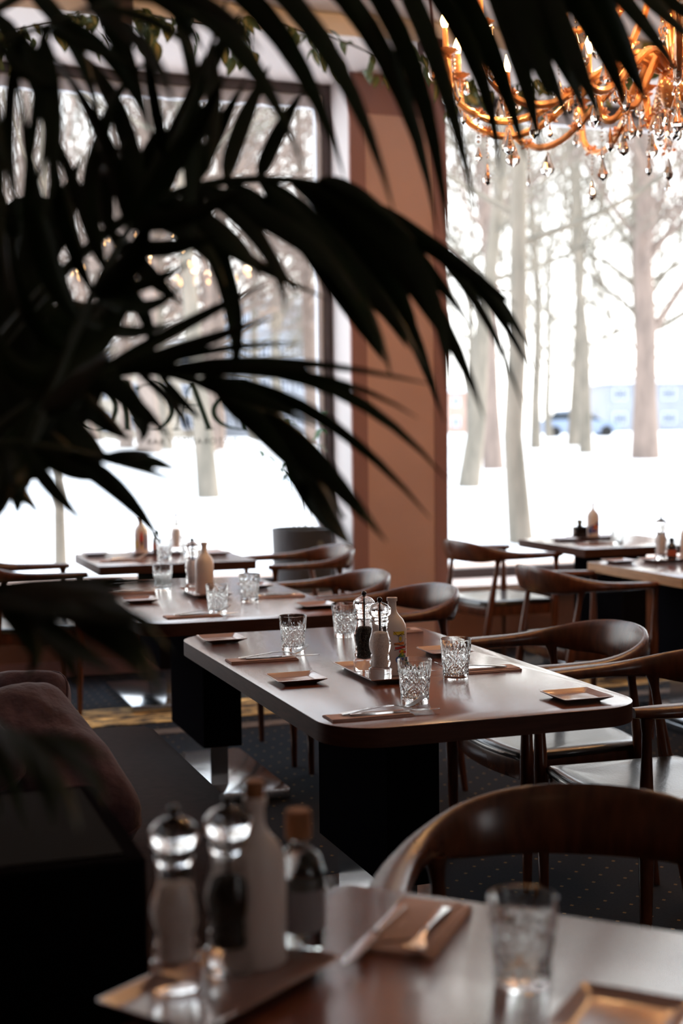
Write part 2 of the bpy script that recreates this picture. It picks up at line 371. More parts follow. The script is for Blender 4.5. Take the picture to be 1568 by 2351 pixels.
nc = Vector((.665, 1.93)); ctr = nc + u*.60 + v_*.40
T7 = table(ctr.x, ctr.y, 1.2, .8, .02, 'blurred foreground table turned cornerwise at the bottom of the picture', rz=math.atan2(u.y, u.x))

# ------------------------------------------------------------------ chairs (front = +X)
def make_chair():
    root = empty('round_back_armchair'); tag(root, 'x', 'chair')
    half = [(.27, .272, .700), (.21, .284, .700), (.10, .292, .700), (-.02, .288, .702), (-.12, .262, .709), (-.195, .205, .714), (-.243, .115, .722), (-.258, 0, .725)]
    # w (horizontal), h (vertical)
    hw = [(.020, .013), (.034, .016), (.033, .018), (.028, .021), (.021, .031), (.016, .049), (.014, .059), (.013, .062)]
    pts = half + [(x, -y, z) for x, y, z in half[-2::-1]]; ws = hw + hw[-2::-1]
    P = cr(pts, 49); W = cr([(a, b_, 0) for a, b_ in ws], 49)
    mb = MB(); n = 14; vv = []; ff = []
    for i, p in enumerate(P):
        tn = (P[min(i+1, 48)]-P[max(i-1, 0)]).normalized(); out = tn.cross(Vector((0,0,1))).normalized(); 
        if out.dot(Vector((p.x+.0, p.y, 0))) < 0: out = -out
        k = max(0, min(1, (-p.x-.05)/.2)); lean = Vector((0,0,1))*math.cos(.22*k)+out*math.sin(.22*k); o2 = out*math.cos(.22*k)-Vector((0,0,1))*math.sin(.22*k)
        for j in range(n):
            a = 2*PI*j/n; ca, sa = math.cos(a), math.sin(a)
            ca = math.copysign(abs(ca)**.8, ca); sa = math.copysign(abs(sa)**.8, sa)
            vv.append(p+o2*(W[i].x*ca)+lean*(W[i].y*sa))
    for i in range(48):
        for j in range(n): ff.append((i*n+j, i*n+(j+1)%n, (i+1)*n+(j+1)%n, (i+1)*n+j))
    ff.append(tuple(range(n-1, -1, -1))); ff.append(tuple(48*n+j for j in range(n)))
    mb.add(vv, ff); mb.build('arm_rail', chair_wood, root, ang=60)
    for sy in (1, -1):
        for (xt, yt, zt, xb, yb) in ((.235, .280, .695, .225, .262), (-.125, .252, .690, -.235, .225)):
            m2 = MB(); N_ = 10; pp = []; rr = []
            prof = [(0, .0115), (.25, .016), (.5, .0205), (.62, .021), (.72, .018), (.85, .0135), (.93, .0125), (.975, .017), (1.0, .024)]
            for s, r in prof:
                pp.append((xb+(xt-xb)*s, sy*(yb+(yt-yb)*s), zt*s)); rr.append(r)
            m2.tube(pp, rr, 12); m2.build('leg', chair_wood, root, ang=60)
    # seat frame rails and upholstered seat
    def outline(g):
        p = []
        for i in range(13):           # bowed front
            s = -1+2*i/12; p.append((.225+g+.035*(1-s*s), s*(.248+g)))
        p = [(x, y) for x, y in p]
        for i in range(9):            # bowed back
            s = 1-2*i/8; p.append((-.190-g-.028*(1-s*s), s*(.218+g)))
        return p
    m3 = MB(); m3.prism(outline(-.006), .365, .425, .004); m3.build('seat_frame', chair_wood, root, ang=50)
    m4 = MB(); o = outline(.002); n = len(o); vv = []; ff = []
    lv = [(.425, .010), (.430, 0), (.442, 0), (.450, .012), (.453, .035), (.449, .09), (.446, .16)]
    cx = sum(p[0] for p in o)/n
    for z, d in lv:
        for x, y in o:
            l = math.hypot(x-cx, y); k = max(0.02, 1-d/l); vv.append((cx+(x-cx)*k, y*k, z))
    for i in range(len(lv)-1):
        for j in range(n): ff.append((i*n+j, i*n+(j+1)%n, (i+1)*n+(j+1)%n, (i+1)*n+j))
    ff.append(tuple(range(n-1, -1, -1))); ff.append(tuple((len(lv)-1)*n+k for k in range(n)))
    m4.add(vv, ff); m4.build('seat', leather, root, ang=60)
    for x in (-.1, .12):   # hidden stretchers tie the side rails
        m5 = MB(); m5.box(x-.012, x+.012, -.2, .2, .375, .40); m5.build('cross_rail', chair_wood, root, smooth=False)
    return root
chp = make_chair(); used = [False]
for x, y, rz, lb in (
    (2.10, 3.97, PI, 'dark armchair with black seat at the far right side of the mill table'),
    (2.10, 3.33, PI+.02, 'dark armchair at the near right side of the mill table, cut by the picture edge'),
    (2.02, 5.22, PI+.03, 'dark armchair directly behind the white-salt mill, at the second table'),
    (1.99, 5.88, PI-.02, 'dark armchair at the second table, farther one below the palm tips'),
    (2.34, 7.30, PI, 'sunlit armchair in front of the grey plant pot by the left window'),
    (3.50, 7.33, .10, 'armchair with its back to the pillar, beside the right window'),
    (3.20, 5.80, 0.0, 'armchair facing the pale-edged table at the right'),
    (.865, 7.30, 0.0, 'armchair at the left picture edge facing the left window table'),
    (1.085, 1.95, math.radians(-121), 'large blurred foreground armchair with orange glints on its curved back')):
    place(chp, used, (x, y, 0), rz, lb, 'round-back armchairs around the tables')

# ------------------------------------------------------------------ bench with cushions, planter
bn = empty('upholstered_bench', (0, 0, 0)); tag(bn, 'dark brown upholstered bench along the left side of the mill table', 'bench')
b_ = MB(); b_.prism(rrect(.02, .95, 2.52, 4.64, .09, 6), .28, .44, .03); b_.build('seat_cushion', bench_m, bn, ang=60)
b_ = MB(); b_.prism(rrect(.06, .90, 2.56, 4.60, .05, 4), .0, .28, 0); b_.build('plinth', black_lam, bn)
b_ = MB(); b_.prism(rrect(-.16, .02, 2.52, 4.64, .05, 4), .0, .86, .03); b_.build('backrest', bench_m, bn, ang=60)
def pillow(label, A, B, D, th, seed):
    """square cushion given by three of its corners: A-B is one edge, D lies on the opposite side"""
    rnd = random.Random(seed); n = 26; mb = MB(); e1 = B-A; l1 = e1.length; e1.normalize(); d = D-A; d -= e1*d.dot(e1); l2 = d.length; e2 = d.normalized(); nz = e1.cross(e2)
    root = empty('scatter_cushion'); c = A+(B-A)*.5+d*.5
    root.matrix_world = Matrix(((e1.x, e2.x, nz.x, c.x), (e1.y, e2.y, nz.y, c.y), (e1.z, e2.z, nz.z, c.z), (0, 0, 0, 1))); tag(root, label, 'cushion', 'cushions on the bench')
    ph = [rnd.uniform(0, 6) for _ in range(8)]
    def sh(a, b2): k = 1-.13*(a*b2)**4; return (a*k*l1*.5*(1-.03*(1-a*a)*abs(b2)**3*0), b2*k*l2*.5)
    for sg in (1, -1):
        v = []; f = []
        for i in range(n+1):
            for j in range(n+1):
                a = -1+2*i/n; b2 = -1+2*j/n; e = (max(0, (1-a**4))*max(0, (1-b2**4)))**.42
                wr = .012*math.sin(4*a+2*b2+ph[0])*math.sin(3*b2-2*a+ph[1])+.0025*math.sin(13*a+3*b2+ph[2]+2*math.sin(3*b2))*(1-a*a)+.0010*math.sin(18*b2-4*a+ph[3])
                x, y = sh(a, b2); v.append((x, y, sg*e*(th*.5+wr)))
        for i in range(n):
            for j in range(n):
                q = (i*(n+1)+j, (i+1)*(n+1)+j, (i+1)*(n+1)+j+1, i*(n+1)+j+1); f.append(q if sg > 0 else q[::-1])
        mb.add(v, f)
    mb.build('cover', velvet, root, ang=80)
    ring = []
    for k in range(64):
        a = 2*PI*k/64; ca, sa = math.cos(a), math.sin(a); m2 = max(abs(ca), abs(sa)); x, y = sh(ca/m2, sa/m2); ring.append((x, y, 0))
    ring.append(ring[0]); p = MB(); p.tube(ring, .004, 6, cap=False); p.build('piping', velvet, root)
pillow('mauve velvet cushion with a sharp seam, nearest the mill table', at(120, 1585, 3.45), at(355, 1900, 3.10), at(-10, 1800, 3.12), .19, 3)
pillow('darkest cushion on the bench, upright behind the mauve one', at(-70, 1560, 3.95), at(165, 1535, 3.85), at(-60, 1830, 3.75), .16, 5)
pillow('cushion cut off by the left picture edge under the palm leaves', at(-150, 1560, 3.25), at(85, 1770, 3.05), at(-260, 1760, 3.0), .17, 8)
pl = empty('planter', (0, 0, 0)); tag(pl, 'black rectangular planter in the dark lower left corner', 'planter')
b_ = MB(); b_.prism(rrect(-.75, .40, 1.98, 2.44, .02, 3), 0, .80, .008); b_.build('box', black_lam, pl)
b_ = MB(); b_.box(-.72, .37, 2.01, 2.41, .79, .803); b_.build('soil', soil_m, pl, smooth=False)

# ------------------------------------------------------------------ tableware prototypes
def make_glass():
    root = empty('cut_glass_tumbler'); tag(root, 'x', 'glass')
    H, NA, NZ = .105, 120, 40
    def rad(z): return .0335+.0085*(z/H)
    def tri(x): return abs((x % 1)-.5)*2          # 1 on the line, 0 between
    def groove(x, k): return max(0, 1-(1-tri(x))*k)
    v = []; f = []
    for i in range(NZ+1):
        z = H*i/NZ
        for k in range(NA):
            a = 2*PI*k/NA; r = rad(z); s = a/(2*PI)*6; q = (z-.012)/.036
            if .011 < z < .066:
                g = max(groove(s+q, 3.0), groove(s-q, 3.0), .6*groove(2*(s+q)+.5, 2.2), .6*groove(2*(s-q)+.5, 2.2), .55*groove(4*s, 2.0), .5*groove(2*q, 5))
                r -= .0026*g
            elif .066 <= z < .092:
                t_ = (z-.066)/.026; g = max(groove(s*2+.5, 2.2)*(1-t_), .7*groove(s*4+t_*.5, 2)*(1-t_), .7*groove(s*4-t_*.5, 2)*(1-t_))
                r -= .0024*g
            v.append((r*math.cos(a), r*math.sin(a), z))
    for i in range(NZ):
        for k in range(NA): f.append((i*NA+k, i*NA+(k+1)%NA, (i+1)*NA+(k+1)%NA, (i+1)*NA+k))
    b0 = len(v); NI = 36; ip = [(H+.0010, rad(H)-.0010), (H+.0004, rad(H)-.0026), (.06, rad(.06)-.0040), (.018, rad(.018)-.005), (.0135, .022), (.013, .001)]
    mb = MB(); mb.add(v, f+[tuple(range(NA-1, -1, -1))])
    v2 = []; f2 = []
    for z, r in ip:
        for k in range(NA): a = 2*PI*k/NA; v2.append((r*math.cos(a), r*math.sin(a), z))
    base = len(mb.v); mb.add(v2, [(i*NA+k, i*NA+(k+1)%NA, (i+1)*NA+(k+1)%NA, (i+1)*NA+k) for i in range(len(ip)-1) for k in range(NA)]+[tuple((len(ip)-1)*NA+k for k in range(NA))])
    mb.f += [(NZ*NA+k, NZ*NA+(k+1)%NA, base+(k+1)%NA, base+k) for k in range(NA)]; mb.m += [0]*NA
    mb.build('body', cut_glass, root, ang=9)
    return root
def make_mill(kind):
    root = empty('pepper_mill' if kind == 'pepper' else 'salt_mill'); tag(root, 'x', 'mill')
    prof = [(0, .029), (.002, .0305), (.028, .031), (.031, .0295), (.034, .024), (.038, .0265), (.045, .0285), (.051, .0265), (.054, .0235), (.058, .0255), (.063, .0245), (.067, .0225),
            (.078, .027), (.092, .0295), (.104, .0285), (.120, .0235), (.138, .0205), (.148, .021), (.151, .0235), (.155, .0235), (.157, .021), (.160, .0225), (.163, .0225), (.165, .020),
            (.167, .0235), (.172, .0285), (.180, .0305), (.188, .0285), (.196, .0215), (.201, .011), (.203, .006)]
    b_ = MB(); b_.lathe(prof, 32); b_.build('body', acrylic, root, ang=40)
    b_ = MB(); rnd = random.Random(4)
    zt = .118 if kind == 'pepper' else .125
    b_.lathe([(.034, .012), (.037, .015), (.06, .0155), (.09, .0185), (.105, .0172), (zt-.004, .0145), (zt, .010), (zt+.002, .002)], 24, fn=lambda a, z, r: r+rnd.uniform(-.0008, .0008))
    b_.build('peppercorns' if kind == 'pepper' else 'salt', pepper if kind == 'pepper' else salt_m, root)
    b_ = MB(); b_.tube([(0, 0, .1), (0, 0, .206)], .0017, 8); b_.build('rod', rod_m, root)
    b_ = MB(); b_.sphere((0, 0, .2095), .0068, 14, 10); b_.lathe([(.2015, .006), (.2045, .0045)], 12); b_.build('knob', rod_m, root)
    b_ = MB(); b_.lathe([(.026, .009), (.032, .011), (.034, .010)], 20); b_.build('grinder', steel, root)
    return root
def print_patches(root, sets, R=.0385):
    """printed glaze decoration wrapped on the bottle: polygons in (angle, height)"""
    for m, polys in sets:
        mb = MB()
        for poly, off in polys:
            cu = sum(p[0] for p in poly)/len(poly); cz = sum(p[1] for p in poly)/len(poly)
            dense = []
            for i in range(len(poly)):
                a, b2 = poly[i], poly[(i+1) % len(poly)]
                for k in range(4): dense.append((a[0]+(b2[0]-a[0])*k/4, a[1]+(b2[1]-a[1])*k/4))
            v = [(R+off)*Vector((math.cos(cu), math.sin(cu), 0)) + Vector((0, 0, cz))]
            v += [(R+off)*Vector((math.cos(a), math.sin(a), 0)) + Vector((0, 0, z)) for a, z in dense]
            mb.add(v, [(0, 1+i, 1+(i+1) % len(dense)) for i in range(len(dense))])
        o = mb.build('printed_pattern', m, root, smooth=False)
def bottle_prof(thin=False):
    nr = .0085 if thin else .0115
    return [(0, .035), (.003, .0375), (.12, .038), (.133, .036), (.147, .029), (.158, .019), (.166, nr+.002), (.175, nr), (.194, nr), (.196, nr+.0028), (.205, nr+.0028), (.2055, nr-.003), (.19, nr-.003)]
def make_bottle(thin=False):
    root = empty('ceramic_bottle'); tag(root, 'x', 'bottle')
    b_ = MB(); b_.lathe(bottle_prof(thin), 32); b_.build('body', ceramic, root, ang=50)
    return root
def make_plate(sx, sy, name, label):
    root = empty(name); tag(root, label, 'plate' if name == 'square_plate' else 'tray')
    def ring(k, z): 
        return [(x, y, z) for x, y in rrect(-sx/2+k, sx/2-k, -sy/2+k, sy/2-k, .007, 3)]
    lv = [ring(.024, 0), ring(.022, .002), ring(0.001, .0125), ring(0, .0145), ring(.003, .0148), ring(.017, .0055), ring(.022, .0045)]
    n = len(lv[0]); v = sum(lv, []); f = []; mi = []
    mb = MB()
    def faces(i): return [(i*n+k, i*n+(k+1) % n, (i+1)*n+(k+1) % n, (i+1)*n+k) for k in range(n)]
    mb.v = [tuple(p) for p in v]
    for i in range(6): q = faces(i); mb.f += q; mb.m += [1 if i < 2 else 0]*n
    mb.f += [tuple(range(n-1, -1, -1)), tuple(6*n+k for k in range(n))]; mb.m += [1, 0]
    mb.build('dish', [plate_m, plate_under], root, ang=30)
    return root
def ribbon(mb, path, wid, th=.0018):
    """flat metal ribbon along x with height profile; path [(x,z)], widths"""
    n = len(path); v = []; f = []
    for i, (x, z) in enumerate(path):
        w_ = wid[i]; 
        for (dy, dz) in ((-w_, 0), (-w_*.5, -.0004), (0, -.0005), (w_*.5, -.0004), (w_, 0), (w_*.9, th), (0, th*1.15), (-w_*.9, th)): v.append((x, dy, z+dz))
    for i in range(n-1):
        for k in range(8): f.append((i*8+k, i*8+(k+1) % 8, (i+1)*8+(k+1) % 8, (i+1)*8+k))
    f.append(tuple(range(7, -1, -1))); f.append(tuple((n-1)*8+k for k in range(8))); mb.add(v, f)
def make_fork():
    r = empty('fork'); tag(r, 'x', 'fork'); mb = MB()
    xs = [(-.100, .001, .0095), (-.09, .002, .0105), (-.05, .006, .0065), (0, .0105, .0038), (.03, .011, .0034), (.045, .0085, .006), (.055, .006, .0105), (.064, .0045, .0118), (.068, .0046, .012)]
    ribbon(mb, [(x, z) for x, z, w_ in xs], [w_*.5*2*.5+w_*.5 for x, z, w_ in xs]); mb.build('handle', cutlery, r, ang=50)
    for k in range(4):
        m2 = MB(); y0 = -.009+.006*k; pts = [(.067, .0047), (.080, .0085), (.095, .016), (.110, .026)]
        m2.tube([(x, y0*(1 if x > .07 else 1), z+.0008) for x, z in pts], [.0021, .0017, .0014, .0008], 6); m2.build('tine', cutlery, r)
    return r
def make_knife():
    r = empty('table_knife'); tag(r, 'x', 'knife'); mb = MB()
    xs = [(-.105, .0, .0075), (-.095, 0, .0085), (-.04, 0, .007), (-.005, 0, .0055), (0, 0, .0055)]
    ribbon(mb, [(x, z) for x, z, w_ in xs], [w_ for x, z, w_ in xs], .004); mb.build('handle', cutlery, r, ang=50)
    mb = MB(); xs = [(-.001, .001, .0055), (.01, .001, .0085), (.06, .001, .0095), (.09, .001, .0085), (.108, .001, .0055), (.115, .001, .0015)]
    ribbon(mb, [(x, z) for x, z, w_ in xs], [w_ for x, z, w_ in xs], .0012); mb.build('blade', cutlery, r, ang=50)
    return r
def make_napkin():
    r = empty('folded_napkin'); tag(r, 'x', 'napkin'); mb = MB()
    mb.prism([(-.10, -.037), (.10, -.037), (.10, .037), (-.10, .037)], 0, .0022, .0005)
    mb.prism([(-.10, -.036), (.098, -.034), (.097, .030), (-.10, .035)], .0024, .0046, .0005)
    mb.prism([(-.10, -.035), (.095, -.033), (.05, .012), (-.099, .026)], .0048, .0068, .0005)
    mb.build('cloth', napkin_m, r)
    return r
protos = dict(glass=(make_glass(), [False]), pepper=(make_mill('pepper'), [False]), salt=(make_mill('salt'), [False]), bottle=(make_bottle(), [False]),
              thin=(make_bottle(True), [False]), plate=(make_plate(.135, .135, 'square_plate', 'x'), [False]), tray=(make_plate(.16, .31, 'condiment_tray', 'x'), [False]),
              fork=(make_fork(), [False]), knife=(make_knife(), [False]), napkin=(make_napkin(), [False]))
def put(kind, x, y, z, rz, label, group=None):
    p, us = protos[kind]; return place(p, us, (x, y, z), rz, label, group)
TZ = .7502
# glasses
for x, y, lb in ((1.262, 4.03, 'cut glass on the mill table just behind the left fork, sharpest in the picture'),
                 (1.290, 3.145, 'cut glass nearest the viewer on the mill table, at the end of a fork'),
                 (1.518, 3.415, 'cut glass on the mill table right of the nearest one'),
                 (1.500, 4.24, 'cut glass partly hidden behind the dark pepper mill'),
                 (1.270, 4.965, 'cut glass on the second table just right of the white bottle'),
                 (1.478, 5.275, 'cut glass on the second table in front of the sunlit chair tips'),
                 (1.245, 5.77, 'cut glass on the second table behind the palm tip, left of the white bottle'),
                 (1.560, 7.18, 'cut glass on the left window table in front of the sauce bottle'),
                 (1.720, 7.33, 'pale cut glass on the left window table farther right'),
                 (4.12, 7.02, 'cut glass standing on the right window table'),):
    put('glass', x, y, TZ, x*9, lb, 'cut glasses on the dining tables')
gq = at(1200, 2160, 1.53); gq = gz(1200, 2258, TZ); put('glass', gq.x, gq.y, TZ, 1, 'large blurred cut glass in the right foreground', 'cut glasses on the dining tables')
# plates
PLG = 'square side plates'
for x, y, lb in ((1.112, 3.53, 'square brown side plate below the left fork on the mill table'),
                 (1.112, 4.30, 'square brown side plate at the far left corner of the mill table'),
                 (1.668, 3.035, 'square side plate at the near right corner of the mill table'),
                 (1.655, 3.80, 'square side plate partly behind the right-hand cut glass on the mill table'),
                 (1.655, 4.985, 'square side plate at the near right corner of the second table'),
                 (1.625, 5.72, 'square side plate at the far right of the second table, by the chair arm'),
                 (1.075, 6.10, 'square side plate at the far left end of the second table'),
                 (1.075, 5.42, 'dark square side plate on the second table behind the palm leaf'),
                 (1.27, 7.57, 'square side plate at the left of the left window table'),
                 (1.88, 7.35, 'square side plate at the right of the left window table'),
                 (3.96, 7.35, 'square side plate on the right window table'),
                 (3.55, 6.03, 'square side plate on the pale-edged table beside the mill')):
    put('plate', x, y, TZ, 0, lb, PLG)
gq = gz(1430, 2352, TZ); put('plate', gq.x, gq.y, TZ, -.8, 'blurred orange-brown side plate at the lower right edge of the picture', PLG)
# trays with condiments
put('tray', 1.352, 3.545, TZ, 0, 'rectangular condiment tray carrying the mills and the printed bottle')
put('tray', 1.375, 5.58, TZ, 0, 'rectangular condiment tray under the white bottle on the second table')
put('tray', 1.60, 7.50, TZ, PI/2, 'condiment tray on the left window table')
put('tray', 4.20, 7.42, TZ, PI/2, 'condiment tray with dark jar on the right window table')
put('tray', 3.83, 6.00, TZ, PI/2, 'condiment tray with mill and white bottle at the right picture edge')
tn_ = put('tray', .41, 1.60, TZ, math.radians(125.6), 'blurred condiment tray in the left foreground'); tn_.scale = (1, .86, 1)
Z2 = TZ+.0052
put('pepper', 1.330, 3.600, Z2, 0, 'clear mill full of black peppercorns on the mill table', 'clear mills')
put('salt', 1.318, 3.450, Z2, 0, 'clear mill full of pale salt on the mill table', 'clear mills')
put('salt', 1.345, 5.66, Z2, 1, 'clear mill behind the white bottle on the second table', 'clear mills')
put('salt', 1.70, 7.52, Z2, 1, 'pale mill at the back of the left window table', 'clear mills')
put('salt', 3.775, 6.02, Z2, 1, 'clear mill with pinkish salt on the pale-edged table', 'clear mills')
g1 = gz(405, 2262, Z2); put('salt', g1.x, g1.y, Z2, 0, 'leftmost blurred mill in the foreground, filled with salt', 'clear mills')
g1 = gz(528, 2228, Z2); put('pepper', g1.x, g1.y, Z2, 0, 'blurred foreground mill filled with black pepper', 'clear mills')
# bottles
BG = 'ceramic bottles'
ink = mat('ink_black', (.01,.01,.012), .35); yel = mat('ink_yellow', (.75,.55,.03), .35); org = mat('ink_orange', (.75,.22,.03), .35); red_ = mat('ink_red', (.6,.03,.02), .35)
blu = mat('ink_blue', (.05,.12,.4), .35); grn = mat('ink_green', (.12,.35,.12), .35); vio = mat('ink_violet', (.09,.05,.2), .35)
def ell(ca, cz, ra, rz_, n=14, s=0, e=2*PI): return [(ca+ra*math.cos(s+(e-s)*i/n), cz+rz_*math.sin(s+(e-s)*i/n)) for i in range(n)]
def band(pts, wv):      # ribbon in angle/height space
    L = [(a, z+wv) for a, z in pts]; R = [(a, z-wv) for a, z in pts]
    return [[L[i], L[i+1], R[i+1], R[i]] for i in range(len(pts)-1)]
def ringp(ca, cz, ra, rz_, t=.0012, n=16):
    o = []
    for i in range(n):
        a0, a1 = 2*PI*i/n, 2*PI*(i+1)/n; k = 1-t/rz_
        o.append([(ca+ra*math.cos(a0), cz+rz_*math.sin(a0)), (ca+ra*math.cos(a1), cz+rz_*math.sin(a1)), (ca+ra*k*math.cos(a1), cz+rz_*k*math.sin(a1)), (ca+ra*k*math.cos(a0), cz+rz_*k*math.sin(a0))])
    return o
def doodles(root, a0, dark=False):
    a = a0
    O = .0006; O2 = .0009
    S = [(yel, [([(a-.5, .118), (a+.35, .118), (a+.35, .108), (a-.5, .110)], O), (ell(a+.15, .062, .16, .009), O)]),
         (org, [([(a-.45, .088), (a+.3, .090), (a+.35, .083), (a-.45, .081)], O)]),
         (red_, [([(a-.4, .077), (a+.45, .079), (a+.5, .073), (a-.4, .071)], O), ([(a-.1, .068), (a+.6, .064), (a+.55, .058), (a-.1, .062)], O)]),
         (grn, [(ell(a+.1, .050, .30, .0085), O), (ell(a+.35, .030, .22, .007), O)]),
         (blu, [(ell(a-.15, .043, .22, .009), O), (ell(a+.42, .043, .14, .010), O), ([(a+.0, .028), (a+.55, .026), (a+.45, .020), (a+.05, .021)], O)]),
         (vio, [(ell(a+.1, .013, .35, .005), O)]),
         (yel, [(ell(a+.0, .099, .11, .006), O2)]),
         (ink, [(p, O2+.0003) for p in ringp(a, .099, .18, .011)+ringp(a+.15, .046, .30, .016)+ringp(a+.12, .044, .13, .0085)+ringp(a+.55, .088, .16, .010)+ringp(a+.35, .028, .3, .009)+ringp(a+.1, .013, .37, .006)
               + band([(a-.5, .086), (a-.1, .082), (a+.3, .078), (a+.6, .084)], .0008)+band([(a-.45, .069), (a, .072), (a+.4, .067), (a+.62, .07)], .0008)+band([(a-.5, .12), (a-.2, .106), (a+.1, .112), (a+.4, .108)], .0007)])]
    if dark: S = [(vio, [(ell(a, .05, .7, .022), O), (ell(a+.6, .075, .3, .016), O)]), (org, [(ell(a+.3, .062, .3, .014), O2)]), (blu, [(ell(a-.6, .04, .3, .02), O2)]), (ink, [(p, O2+.0003) for p in ringp(a, .05, .75, .024)+ringp(a+.4, .07, .4, .02)])]
    print_patches(root, S)
bb = put('bottle', 1.378, 3.515, Z2, 0, 'white ceramic bottle with colourful doodle print beside the mills', BG); doodles(bb, math.radians(-78))
cc = put('thin', 4.20, 7.44, Z2, 0, 'thin-necked pale bottle with dark doodles on the right window table', BG); doodles(cc, math.radians(-112), True)
# plain bottles are fresh copies of the unprinted body
def plain(x, y, label, z=Z2):
    root = empty('ceramic_bottle', (x, y, z)); tag(root, label, 'bottle', BG); inst('body', bb.children[0].data, root); return root
plain(1.372, 5.565, 'plain white ceramic bottle on the second table')
plain(3.885, 5.955, 'plain white ceramic bottle at the right picture edge')
g1 = gz(590, 2205, Z2); plain(g1.x, g1.y, 'blurred tall white bottle with orange cork in the foreground')
q = plain(1.50, 7.47, 'white bottle with a red figure print on the left window table')
a = math.radians(-108)
print_patches(q, [(red_, [(ell(a+.15, .085, .22, .030), .0006), (ell(a+.15, .112, .12, .010), .0008)]), (yel, [(ell(a-.55, .055, .14, .025), .0006), (ell(a+.2, .045, .1, .012), .0007)]), (blu, [([(a+.6, .11), (a+.85, .11), (a+.85, .03), (a+.6, .03)], .0006)]), (ink, [(ell(a+.2, .062, .14, .015), .0009), ([(a-.78, .11), (a-.68, .11), (a-.68, .03), (a-.78, .03)], .0006)])])
b_ = MB(); b_.lathe([(.206, .009), (.20, .0115), (.222, .0125), (.226, .012)], 16)
co_ = b_.build('cork', cork_m, [o for o in bpy.data.objects if o.get('label', '').startswith('blurred tall white bottle')][0])
def small_bottle(x, y, label, glassc, capc, h=.085, r=.024, sq=False, lab=None):
    root = empty('sauce_bottle', (x, y, Z2)); tag(root, label, 'bottle')
    n = 4 if sq else 20; b_ = MB()
    prof = [(0, r*.92), (.004, r), (h*.62, r), (h*.74, r*.8), (h*.8, r*.42), (h*.9, r*.4), (h*.92, r*.45)]
    if sq: b_.prism(rrect(-r, r, -r*.8, r*.8, .006, 4), 0, h*.68, .003); b_.lathe([(h*.66, r*.6), (h*.74, r*.4), (h*.88, r*.38)], 16)
    else: b_.lathe(prof, n)
    b_.build('body', glassc, root, ang=50)
    b_ = MB(); b_.lathe([(h*.87, r*.5), (h*1.06, r*.5), (h*1.08, r*.45)], 16); b_.build('cap', capc, root, ang=50)
    if lab: b_ = MB(); b_.lathe([(h*.18, r+.0006), (h*.5, r+.0006)], 20, cap=False); b_.build('paper_label', lab, root)
    return root
darkg = mat('dark_sauce_glass', (.015,.008,.006), .1, coat=.5); redlab = mat('red_brown_label', (.32,.07,.03), .5); greencap = mat('green_cap', (.01,.05,.03), .3); greyl = mat('grey_label', (.25,.24,.26), .6)
small_bottle(1.585, 7.50, 'small dark sauce bottle with green cap on the left window table', darkg, greencap, .11, .019, lab=redlab)
small_bottle(4.10, 7.42, 'squat black square jar on the right window table', black_gloss, mat('olive_stopper', (.12,.12,.08), .4), .10, .036, True)
small_bottle(3.835, 6.02, 'small sauce bottle with black cap between mill and white bottle', darkg, black_gloss, .10, .024, lab=redlab)
cl_gl = glass_mat('clear_bottle_glass', (.9,.93,.93), .02, 1.45)
g1 = gz(688, 2178, Z2); small_bottle(g1.x, g1.y, 'blurred clear stoppered bottle with grey label in the foreground', cl_gl, cork_m, .165, .033, lab=greyl)
# place settings
def setting(x, y, rz, where, z=TZ, sp=1, ns=1):
    c, s = math.cos(rz), math.sin(rz)
    nk = put('napkin', x, y, z, rz, 'folded brown napkin '+where, 'folded napkins'); nk.scale = (1, ns, 1)
    dx, dy = .035, .010*sp
    f = put('fork', x+c*dx-s*dy, y+s*dx+c*dy, z+.0078, rz+.06, 'fork on the napkin '+where, 'forks')
    dx, dy = .055, -.014*sp
    put('knife', x+c*dx-s*dy, y+s*dx+c*dy, z+.0078, rz-.03, 'knife on the napkin '+where, 'table knives')
setting(1.125, 3.895, 0, 'left of the sharpest cut glass')
setting(1.128, 3.03, 0, 'at the near left corner of the mill table')
setting(1.632, 3.49, PI, 'right of the printed bottle')
setting(1.668, 4.27, PI, 'at the far right of the mill table')
setting(1.165, 4.91, 0, 'at the near end of the second table')
setting(1.62, 5.36, PI, 'at the right side of the second table')
setting(1.10, 5.73, 0, 'left on the second table')
setting(1.33, 7.18, 0, 'left on the left window table')
setting(3.98, 7.03, 0, 'left on the right window table')
setting(3.75, 5.58, 0, 'at the right picture edge on the pale-edged table')
gq = gz(955, 2132, TZ); setting(gq.x, gq.y, math.radians(-129), 'blurred in the foreground', sp=2.7, ns=1.4)

# ------------------------------------------------------------------ plant pot on the sill
pp = empty('potted_plant', (2.67, 8.30, WZ0)); tag(pp, 'dark grey cylindrical pot with a thin leafy plant on the left window sill', 'plant')
b_ = MB(); b_.lathe([(0, .18), (.37, .192), (.385, .195), (.385, .175), (.36, .173)], 36); b_.build('pot', pot_m, pp, ang=50)
b_ = MB(); b_.lathe([(.35, .172), (.355, .001)], 24, cap=False); b_.build('soil', soil_m, pp)
b_ = MB(); b_.lathe([(0, .02), (.004, .02)], 16); em = b_.build('round_emblem', mat('pale_emblem', (.2,.2,.18), .4), pp); em.location = (.05, -.189, .30); em.rotation_euler = (PI/2, 0, 0)
leafm = MB(); rnd = random.Random(11)
lg = mat('fresh_leaf', (.05,.16,.03), .45)
def leaf_mesh(L, W):
    m = MB(); v = []; n = 5
    for i in range(n+1):
        s = i/n; ww = W*math.sin(PI*(s**.75))*.5+.0003; z = -.25*L*s*s
        v += [(s*L, -ww, z+ww*.3), (s*L, 0, z), (s*L, ww, z+ww*.3)]
    f = []
    for i in range(n): a = 3*i; f += [(a, a+3, a+4, a+1), (a+1, a+4, a+5, a+2)]
    m.add(v, f); return m
